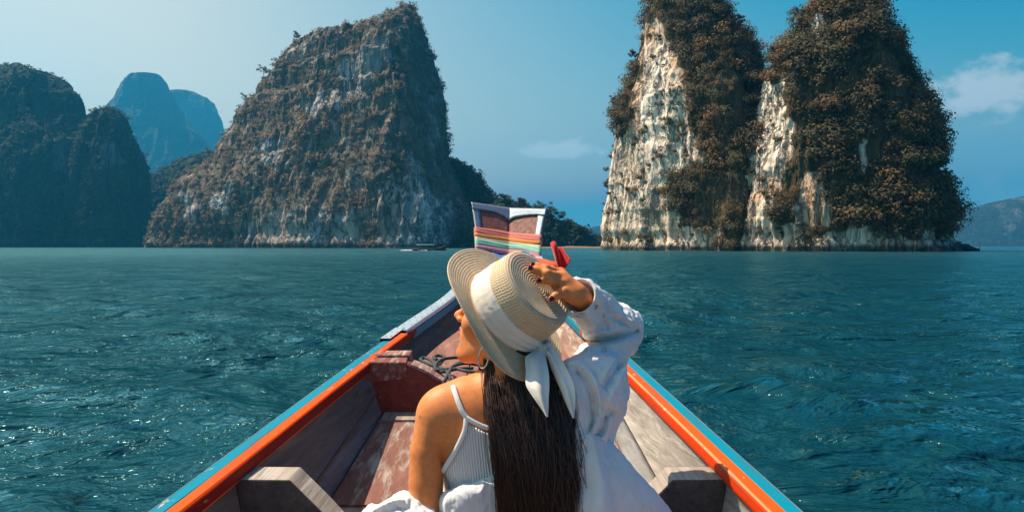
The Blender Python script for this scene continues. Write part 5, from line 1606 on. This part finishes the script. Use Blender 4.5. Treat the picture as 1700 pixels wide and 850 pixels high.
# ------------------------------------------------------------------ the loose white shirt, off the left shoulder
m_shirt = cloth_material('white_cotton', (.80, .80, .80), .8, .3, trans=.16, weave=1400.0, wr=.03, bumpd=.0005)
def creases(m):
    """soft crumpling of thin cotton, finer than the modelled folds"""
    nt = m.node_tree; b = nt.nodes['Principled BSDF']; old = b.inputs['Normal'].links[0].from_socket
    co = objco(nt)
    def ridge(sc, off, dist):
        n = noise(nt, mapping(nt, co, sc, off, (.5, .3, .2)), 1.0, 2.5, .5, dist)
        r = mathn(nt, 'ABSOLUTE', mathn(nt, 'MULTIPLY_ADD', n, 2.0, -1.0))
        return mathn(nt, 'POWER', mathn(nt, 'MAXIMUM', mathn(nt, 'SUBTRACT', 1.0, mathn(nt, 'MULTIPLY', r, 2.6)), 0.0), 1.5)
    h = mathn(nt, 'ADD', mathn(nt, 'MULTIPLY', ridge((11, 11, 4.5), (1, 2, 3), 1.0), 1.0), mathn(nt, 'MULTIPLY', ridge((24, 24, 11), (4, 1, 7), .8), .30))
    low = noise(nt, mapping(nt, co, (9, 9, 5)), 1.0, 3, .5, .6)
    nt.links.new(bump(nt, mathn(nt, 'ADD', h, low), .34, .010, old), b.inputs['Normal'])
creases(m_shirt)
def seg_dist(u, v, pl):
    d2 = np.full(np.broadcast(u, v).shape, 1e9)
    for (ax_, ay), (bx, by) in zip(pl[:-1], pl[1:]):
        ex, ey = bx - ax_, by - ay
        t = np.clip(((u - ax_) * ex + (v - ay) * ey) / (ex * ex + ey * ey), 0, 1)
        d2 = np.minimum(d2, (u - ax_ - t * ex) ** 2 + (v - ay - t * ey) ** 2)
    return np.sqrt(d2)
SF = Field(axis((.06, .36, .0032)), axis((1.40, 1.88, .0038)), axis((-.66, -.05, .0032)))
Fdir = unit(WRR - ELR)
SF.cap(SHR + (.004, -.005, -.016), ELR, .050, .054, k=.03)
SF.cap(ELR, ELR + Fdir * .13, .050, .043, k=.03)
SF.cap(ELR + Fdir * .13, WRR + Fdir * .02, .043, .039, k=.02)
SF.ell(ELR + (.010, .0, .002), (.044, .046, .044), .03)
SF.cap(W(985, 636, 1.575), W(990, 672, 1.585), .052, .050, k=.05)
SF.cap(W(996, 655, 1.60), W(972, 740, 1.56), .044, .034, k=.05)
SF.cap(W(968, 660, 1.555), W(958, 760, 1.545), .044, .046, k=.04)
SF.cap(W(952, 650, 1.565), W(985, 636, 1.575), .034, .046, k=.035)
SF.cap(W(955, 760, 1.54), W(962, 930, 1.53), .048, .070, k=.04)
SF.ell(W(943, 622, 1.555), (.019, .022, .018), .03)
# folds: valleys (negative) and ridges pressed into the field, laid out on the near side
def fold_fields():
    xx = SF.ax[0][:, None, None].astype(float); yy = SF.ax[1][None, :, None].astype(float); zz = SF.ax[2][None, None, :].astype(float)
    u = 850 + F * xx / yy; v = HZ - F * zz / yy
    out = np.zeros(SF.F.shape, np.float32)
    near = np.abs(SF.F) < .03
    I = np.nonzero(near)
    uu = 850 + F * SF.ax[0][I[0]] / SF.ax[1][I[1]]; vv = HZ - F * SF.ax[2][I[2]] / SF.ax[1][I[1]]
    disp = np.zeros(len(uu))
    FO = [  # polyline, height mm (+ ridge), width px
        ([(968, 566), (995, 566), (1025, 560), (1058, 549)], -13, 5.5), ([(975, 556), (1000, 552), (1035, 545)], 6, 6), ([(975, 577), (1005, 574), (1040, 566)], 7, 8),
        ([(1008, 508), (1018, 522), (1020, 540)], -5, 4), ([(1022, 517), (1036, 526), (1050, 534)], 5, 4), ([(1014, 524), (1030, 534), (1050, 545)], -5, 4), ([(1010, 530), (1030, 542), (1050, 551)], 4, 4),
        ([(985, 503), (1000, 520), (1008, 545)], -4, 6), ([(975, 520), (985, 540), (990, 560)], 4, 6),
        ([(948, 604), (966, 606), (982, 622), (992, 646), (997, 672), (996, 700)], 8, 6), ([(958, 618), (972, 632), (983, 655), (986, 690), (980, 715)], -9, 6), ([(946, 622), (956, 645), (962, 680), (960, 720)], 6, 6),
        ([(1021, 598), (1012, 612), (1000, 630)], 6, 5), ([(1030, 605), (1016, 625), (1003, 642)], -7, 6), ([(1040, 612), (1026, 640), (1012, 668)], 6, 7),
        ([(996, 700), (984, 718), (966, 742), (955, 765)], 7, 6), ([(1006, 690), (998, 715), (985, 738), (968, 765)], -8, 7),
        ([(1022, 687), (1008, 680), (994, 673)], -5, 4), ([(1036, 655), (1020, 690), (1005, 725)], 5, 6),
        ([(960, 745), (968, 790), (962, 850)], -7, 7), ([(975, 750), (985, 800), (985, 860)], 7, 8), ([(992, 760), (1003, 810), (1008, 860)], -7, 7),
        ([(620, 846), (648, 832), (674, 826)], 6, 5), ([(630, 858), (655, 846), (680, 842)], -7, 5), ([(625, 834), (650, 824)], -4, 4), ([(664, 824), (678, 838), (690, 858)], 5, 4), ([(656, 836), (670, 850)], -5, 5)]
    for pl, h, w in FO:
        dd = seg_dist(uu, vv, pl)
        ends = 1.0
        disp += h * .0016 * np.exp(-np.abs(dd / (w * .8)) ** 1.35)
    q = np.stack([SF.ax[0][I[0]], SF.ax[1][I[1]], SF.ax[2][I[2]]], -1).astype(float)
    wq = q + .02 * np.stack([fbm(q * 12, 2), fbm(q * 12 + 9, 2), fbm(q * 12 + 21, 2)], -1)
    disp += .0115 * (fbm(wq * [24, 20, 8] + 3, 3, .5, ridge=True) - .4) + .004 * fbm(q * 14, 2) + .0045 * (fbm(wq * [55, 46, 24] + 8, 3, .5, ridge=True) - .4)
    SF.F[I] -= disp.astype(np.float32)
fold_fields()
# open cuff
C0 = WRR - Fdir * .012
def half(x, y, z): return -((x - C0[0]) * Fdir[0] + (y - C0[1]) * Fdir[1] + (z - C0[2]) * Fdir[2]) + .0 * (x + y + z)
SF.put(half, C0 - .075 + np.maximum(Fdir, 0) * .02, C0 + .075, .003, 'sub')
SF.cap(C0 - Fdir * .075, C0 + Fdir * .06, .031, .0355, k=.003, op='sub')
V, Q = SF.skin(); V = relax(V, Q, 1, .45)
shirt = mesh_obj('shirt', V, Q, None, m_shirt, person)
e1 = unit(np.cross(Fdir, (0, 0, 1))); e2 = np.cross(Fdir, e1); aa = np.linspace(0, 2 * math.pi, 60)
for off_, rad_, r_ in ((-.0015, .0372, .0020), (-.024, .0402, .0009), (-.026, .0404, .0009)):
    ring = np.stack([C0 + Fdir * off_ + (e1 * math.cos(t) + e2 * math.sin(t)) * rad_ * (1 + .02 * math.sin(3 * t + 1)) for t in aa])
    mesh_obj('cuff_hem' if r_ > .001 else 'cuff_stitching', *tube(ring, r_, 8, False)[:2], None, m_shirt, person)

RIGHT = SF
SF = Field(axis((-.34, -.10, .0038)), axis((1.40, 1.76, .0042)), axis((-.80, -.48, .0038)))
# slipped sleeve gathered at the left elbow
SF.ell(W(690, 888, 1.535), (.060, .060, .062), .03)
SF.ell(W(650, 880, 1.53), (.060, .060, .050), .04)
SF.ell(W(618, 868, 1.53), (.028, .042, .026), .03)
SF.cap(W(700, 905, 1.54), W(660, 960, 1.66), .062, .058, k=.04)
SF.cap(W(672, 846, 1.535), W(694, 866, 1.50), .028, .026, k=.03)
fold_fields()
V, Q = SF.skin(); V = relax(V, Q, 1, .45)
mesh_obj('shirt_sleeve', V, Q, None, m_shirt, person)

def cloth_sheet(name, rows, n, amp, pleats, ph, thick=.003, fine=.003):
    def f(a):
        nn, m = a.shape[:2]
        u = np.linspace(0, 1, nn)[:, None]; v = np.linspace(0, 1, m)[None]
        du = np.gradient(a, axis=0); dv = np.gradient(a, axis=1); N = np.cross(du, dv); N /= np.linalg.norm(N, axis=-1, keepdims=True) + 1e-9
        s = sum(k * np.sin(2 * math.pi * (p * v + ph + i * .37) + 1.1 * np.sin(2.5 * u + i)) for i, (p, k) in enumerate(((pleats, .6), (pleats * 1.7, .3), (pleats * .6, .5))))
        return a + N * (amp * s * (.35 + .65 * u) + 2.2 * fine * fbm(a * [16, 16, 7], 4, .5, ridge=True) + .003 * fbm(a * 46, 3, .5, ridge=True))[..., None]
    return sheet(name, rows, m_shirt, thick, n, f, person)
# tail of the shirt spreading to the right
cloth_sheet('shirt_tail', [[W(955, 722, 1.50), W(975, 722, 1.498), W(992, 724, 1.515), W(1006, 728, 1.56), W(1004, 734, 1.62)],
                           [W(952, 760, 1.495), W(982, 760, 1.480), W(1010, 760, 1.50), W(1034, 764, 1.56), W(1030, 770, 1.66)],
                           [W(948, 800, 1.490), W(990, 800, 1.465), W(1030, 800, 1.485), W(1070, 803, 1.56), W(1066, 812, 1.70)],
                           [W(945, 850, 1.485), W(995, 850, 1.450), W(1045, 850, 1.475), W(1104, 848, 1.56), W(1100, 862, 1.74)],
                           [W(942, 930, 1.480), W(1000, 930, 1.440), W(1060, 930, 1.470), W(1135, 920, 1.56), W(1130, 930, 1.76)],
                           [W(940, 1050, 1.480), W(1005, 1060, 1.440), W(1070, 1060, 1.47), W(1150, 1040, 1.58), W(1150, 1050, 1.78)]], (80, 90), .011, 3.2, .15)
# the part drawn across the small of her back
cloth_sheet('shirt_back', [[W(724, 838, 1.600), W(745, 822, 1.545), W(785, 812, 1.525), W(830, 792, 1.535), W(880, 770, 1.533), W(950, 755, 1.543)],
                           [W(722, 833, 1.600), W(742, 817, 1.530), W(782, 806, 1.510), W(828, 785, 1.518), W(880, 764, 1.516), W(950, 750, 1.528)],
                           [W(724, 842, 1.590), W(742, 830, 1.505), W(782, 820, 1.488), W(830, 800, 1.498), W(880, 780, 1.498), W(950, 765, 1.513)],
                           [W(720, 875, 1.590), W(746, 868, 1.505), W(788, 862, 1.486), W(836, 850, 1.494), W(885, 840, 1.494), W(950, 830, 1.508)],
                           [W(712, 960, 1.600), W(740, 960, 1.500), W(790, 960, 1.475), W(840, 960, 1.483), W(890, 960, 1.483), W(960, 950, 1.498)],
                           [W(700, 1090, 1.600), W(735, 1090, 1.490), W(790, 1095, 1.455), W(850, 1100, 1.463), W(900, 1095, 1.468), W(980, 1080, 1.488)]], (70, 90), .0045, 2.1, .4)
# skirt over hips and thighs
SK = Field(axis((-.34, .36, .008)), axis((1.38, 2.12, .009)), axis((-.87, -.42, .008)))
SK.ell((.0, 1.60, -.58), (.126, .098, .16), .05); SK.ell(PELV, (.178, .130, .128), .05)
for sx, kx in ((-1, -.17), (1, .20)):
    hip = PELV + np.array((sx * .085, .05, -.005)); knee = np.array((kx, 1.98, -.56))
    SK.cap(hip, knee, .092, .068, .06)
SK.cap(PELV + (0, .05, -.02), (0.01, 1.90, -.66), .11, .085, .06)
SK.F = smax(SK.F, (SK.ax[2][None, None, :] + .50) * np.ones_like(SK.F), .01)
V, Q = SK.skin(); V = relax(V, Q, 2, .5)
V = V + (.004 * fbm(V * 18, 3, .5, ridge=True))[:, None] * np.array((0, 0, 1.))
mesh_obj('skirt', V, Q, None, m_shirt, person)
# ------------------------------------------------------------------ single trees on the outlines, far boat, rocks
BARK, nt, b = material('bark'); co = objco(nt)
put(nt, b.inputs['Base Color'], mixc(nt, noise(nt, mapping(nt, co, (3, 3, .6)), 1.0, 4), (.07, .05, .035), (.16, .125, .095))); b.inputs['Roughness'].default_value = .95
def tree(base, height, label, palette, seed, group=None, lean=(0, 0), spread=.45, leafs=150, leaf=.17):
    rng = np.random.default_rng(seed); base = np.array(base, float)
    lean = (lean[0] * .6, lean[1]); base[2] -= height * .12
    t = thing('tree', label, 'tree', tuple(base), group)
    top = np.array((lean[0], lean[1], 1.0)) * height
    tr = MB()
    path = catmull([(0, 0, -.5), top * .3 + rng.normal(size=3) * height * .03, top * .62 + rng.normal(size=3) * height * .04, top * .86], 10)
    tr.tube(path, np.linspace(height * .035, height * .012, 10), 7)
    ends = []
    for k in range(6):
        s0 = path[4 + k % 5]; a = k * 2.4 + rng.random()
        e = s0 + np.array((math.cos(a) * spread, math.sin(a) * spread, .18 + .25 * rng.random())) * height * (.6 + .5 * rng.random())
        tr.tube(catmull([s0, (s0 + e) / 2 + (0, 0, height * .05), e], 6), np.linspace(height * .014, height * .005, 6), 5)
        ends += [e, (s0 + e) / 2 + rng.normal(size=3) * height * .05]
    ends.append(path[-1])
    tr.build('trunk', BARK, t)
    C = np.array(ends); R = height * (.13 + .13 * rng.random(len(C))); Nn = np.tile((0, 0, .6), (len(C), 1))
    pal = np.array(palette); tint = pal[rng.integers(0, len(pal), len(C))] * (.8 + .4 * rng.random((len(C), 1)))
    V, Q, col = leaf_clumps(C, R, Nn, tint, leafs, leaf, rng, flat=.6)
    me = make_mesh('crown', V, None, Q, FOL, False); point_color(me, 'tint', col)
    obj('crown', me, t)
    return t
def on_hill(h, px, py):
    q = px_of(h['V']); w = np.hypot(q[:, 0] - px, q[:, 1] - py) + np.clip(h['V'][:, 1] - h['d'], 0, 1e9) * .05
    return h['V'][np.argmin(w)]
G_A = 'trees along the outlines of the right towers'
for i, (h, px, py, hh, lab, lean) in enumerate((
    (kB, 1322, 46, 4.6, 'lone round tree on the left shoulder of the broad tower crest', (-.1, 0)),
    (kB, 1508, 112, 2.6, 'small tree high on the right outline of the broad tower', (.35, 0)),
    (kB, 1546, 196, 3.0, 'tree leaning out from the right outline beside the white cloud', (.5, 0)),
    (kB, 1556, 252, 2.7, 'tree on the right outline of the broad tower, just below the cloud', (.5, 0)),
    (kB, 1566, 302, 2.8, 'tree sticking out halfway down the right outline of the broad tower', (.5, 0)),
    (kB, 1582, 350, 2.4, 'low bushy tree on the right outline above the waterline rocks', (.4, 0)),
    (kA, 1017, 172, 3.0, 'tree overhanging from the left outline of the pale-faced tower', (-.5, 0)),
    (kA, 1005, 315, 2.2, 'small tree low on the left outline of the pale-faced tower', (-.5, 0)),
    (kA, 1041, 88, 2.6, 'tree high on the left outline of the pale-faced tower', (-.4, 0)),
    (kA, 1228, 44, 2.8, 'tree on the right slope of the pale-faced tower against the sky', (.2, 0)))):
    tree(on_hill(h, px, py), hh, lab, BROWN[:4], 100 + i, G_A, lean, leafs=110, leaf=.15)
G_C = 'trees along the skyline of the pointed mountain'
for i, (px, py, hh, lab, lean) in enumerate((
    (437, 124, 8.0, 'tree jutting from the left shoulder of the pointed mountain', (-.1, 0)),
    (404, 166, 6.0, 'tree on the left slope of the pointed mountain, below the shoulder', (-.1, 0)),
    (347, 262, 7.0, 'tree low on the left slope before the blue mountains', (-.1, 0)),
    (492, 68, 6.0, 'tree on the flat left shoulder of the pointed mountain', (0, 0)),
    (578, 54, 6.5, 'tree on the ridge leading up to the summit', (0, 0)))):
    tree(on_hill(kC, px, py), hh, lab, DULL[:3] + GREENB[1:], 130 + i, G_C, lean, leafs=60, leaf=.36)
G_E = 'trees standing on the low wooded shore'
for i, (px, py, hh, lab) in enumerate((
    (806, 336, 9, 'dark tree at the left end of the wooded shore, left of the bow'),
    (836, 340, 7, 'dark tree rising just above the top edge of the bow'),
    (866, 346, 7, 'dark tree directly behind the right half of the bow'),
    (902, 362, 11, 'tall open-crowned tree just right of the bow'),
    (926, 370, 9, 'second open-crowned tree to the right of the bow'),
    (948, 380, 8, 'smaller tree where the wooded shore begins to fall'),
    (972, 392, 6, 'last small tree at the right tip of the wooded shore'))):
    tree(on_hill(kE, px, py) + (0, 0, -1), hh, lab, GREENB, 150 + i, G_E, leafs=120, leaf=.34, spread=.42)

# bare red earth along the foot of the wooded shore
SH, nt, b = material('bare_red_earth'); co = objco(nt)
put(nt, b.inputs['Base Color'], mixc(nt, noise(nt, mapping(nt, co, (.3, .3, 1)), 1.0, 5), (.11, .070, .045), (.22, .135, .085))); b.inputs['Roughness'].default_value = .95
n = 90
xs_ = np.linspace((862 - 850) / F * 428, (1040 - 850) / F * 428, n)
top = .5 + .9 * (fbm(np.c_[xs_ * .07, xs_ * 0, xs_ * 0 + 3], 4) + .3) * np.sin(np.linspace(.2, 2.9, n))
rows = [np.c_[xs_, 427 + fbm(np.c_[xs_ * .1, xs_ * 0, xs_ * 0], 3) * 3, np.full(n, -.6)], np.c_[xs_, 429 + fbm(np.c_[xs_ * .1, xs_ * 0, xs_ * 0 + 9], 3) * 2, np.maximum(top, .3)], np.c_[xs_, np.full(n, 436.), np.maximum(top, .3) + .3], np.c_[xs_, np.full(n, 446.), np.full(n, -1.)]]
V = np.stack(rows, 0).reshape(-1, 3)
tag(mesh_obj('shore', V, grid_faces(4, n), None, SH), 'strip of bare red earth along the foot of the wooded shore', kind='structure')

# passing longtail boat far off to the left of the bow
M_DARKB, nt, b = material('dark_boat_paint'); b.inputs['Base Color'].default_value = (.035, .028, .028, 1); b.inputs['Roughness'].default_value = .6
M_CAN, nt, b = material('teal_canvas'); b.inputs['Base Color'].default_value = (.02, .16, .17, 1); b.inputs['Roughness'].default_value = .8
M_TRIMB, nt, b = material('boat_trim_orange'); b.inputs['Base Color'].default_value = (.55, .12, .04, 1)
M_FOAM, nt, b = material('foam'); b.inputs['Base Color'].default_value = (.50, .54, .56, 1); b.inputs['Roughness'].default_value = .8
fb = thing('passenger_boat', 'small dark longtail boat with teal canopy passing far off before the cliffs', 'boat', ((712 - 850) / F * 186, 186, 0))
n = 24; u = np.linspace(0, 1, n)
Xh = -4.2 + 8.4 * u; hw = .75 * np.sin(math.pi * np.clip(u * .82 + .16, 0, 1)) ** .7 * (1 - .0 * u); sheer = .42 + .95 * np.clip(u - .55, 0, 1) ** 2 * 4 + .10 * np.clip(.2 - u, 0, 1)
rows = [np.c_[Xh, -hw, sheer], np.c_[Xh, -hw * .8, sheer * 0 - .05], np.c_[Xh, 0 * Xh, sheer * 0 - .3 + .3 * np.clip(u - .8, 0, 1) * 5], np.c_[Xh, hw * .8, sheer * 0 - .05], np.c_[Xh, hw, sheer], np.c_[Xh, hw * .85, sheer - .18], np.c_[Xh, -hw * .85, sheer - .18]]
V = np.stack(rows, 1).reshape(-1, 3)
mesh_obj('hull', V, grid_faces(n, 7, wrap_v=True), None, M_DARKB, fb)
V2 = MB(); V2.tube(np.c_[Xh, -hw - .02, sheer + .02], .05, 6); V2.build('rail', M_TRIMB, fb)
V2 = MB(); V2.tube(np.c_[Xh, hw + .02, sheer + .02], .05, 6); V2.build('rail', M_TRIMB, fb)
a = np.linspace(-1, 1, 9); xx = np.linspace(-3.0, 1.6, 8)
top = np.stack([np.c_[np.full(9, x), a * .85, 1.55 - .16 * a ** 2] for x in xx]); bot = top - (0, 0, .06)
V = np.r_[top.reshape(-1, 3), bot.reshape(-1, 3)]; k = 72
idx = np.arange(k).reshape(8, 9); loop = list(idx[:, 0]) + list(idx[-1, 1:]) + list(idx[-2::-1, -1]) + list(idx[0, -2:0:-1])
rim = np.array([(p, q, q + k, p + k) for p, q in zip(loop, loop[1:] + loop[:1])])
mesh_obj('canopy', V, np.r_[grid_faces(8, 9, flip=True), grid_faces(8, 9) + k, rim], None, M_CAN, fb)
for x in (-2.8, -.7, 1.4):
    for s_ in (-1, 1):
        q = MB(); q.tube([(x, s_ * .66, .35), (x, s_ * .74, 1.44)], .035, 6); q.build('post', M_DARKB, fb)
for x in (-2.2, -1.2, -.2, .7):
    V, Q = hexa([(x - .12, -.6, .34), (x + .12, -.6, .34), (x + .12, .6, .34), (x - .12, .6, .34), (x - .12, -.6, .42), (x + .12, -.6, .42), (x + .12, .6, .42), (x - .12, .6, .42)])
    mesh_obj('bench', V, Q, None, M_TRIMB, fb, False)
rng = np.random.default_rng(9); wk = MB()
for i in range(46):
    x = (712 - 850) / F * 186 - 4.0 - abs(rng.normal()) * 1.6 if i < 34 else (712 - 850) / F * 186 + rng.random() * 6 - 3
    y = 186 + rng.normal() * .35 - (.9 if i >= 34 else 0); r = .10 + .2 * rng.random()
    a = np.linspace(0, 2 * math.pi, 7, endpoint=False)
    ring = np.c_[x + r * 1.8 * np.cos(a), y + r * np.sin(a), np.full(7, .02)]
    wk.add(np.r_[ring, [[x, y, .10 + .12 * rng.random()]]], None, np.c_[np.arange(7), (np.arange(7) + 1) % 7, np.full(7, 7)])
tag(wk.build('wake_foam', M_FOAM), 'white wake foam behind the far boat', kind='stuff')

# rocks and a mooring stake at the right foot of the broad tower
for i, (px, r, lab) in enumerate(((1597, 1.9, 'largest dark rock at the right foot of the broad tower'), (1609, 1.2, 'middle dark rock in the water beside the broad tower'), (1618, .85, 'smallest dark rock, farthest right beside the broad tower'))):
    n1_, n2_ = 14, 20; th = np.linspace(0, math.pi, n1_); ph = np.linspace(0, 2 * math.pi, n2_, endpoint=False)
    S_ = np.stack([np.sin(th)[:, None] * np.cos(ph)[None], np.sin(th)[:, None] * np.sin(ph)[None], np.repeat(np.cos(th)[:, None], n2_, 1)], -1).reshape(-1, 3)
    S_ = S_ * (1 + .45 * fbm(S_ * 1.3 + i * 5, 4))[:, None] * np.array((1.25, 1, .75)) * r
    o = mesh_obj('rock', S_, grid_faces(n1_, n2_, wrap_v=True), None, None); o.location = ((px - 850) / F * 165, 165, .1)
    o.data.materials.append(M_ROCKD if i else globals().setdefault('M_ROCKD', rock_material('dark_wet_rock', (.06, .05, .045), (.12, .10, .085), (.03, .026, .024), (.09, .06, .04), (.05, .042, .03), .0, 3.0)))
    tag(o, lab, 'rock', group='rocks at the foot of the broad tower')
st = MB(); st.tube([(0, 0, -.8), (.06, 0, .8), (.22, .02, 2.1)], [.05, .045, .03], 7)
o = st.build('stake', BARK); o.location = ((1626 - 850) / F * 160, 160, 0)
tag(o, 'thin leaning wooden stake in the water right of the broad tower', 'stake')
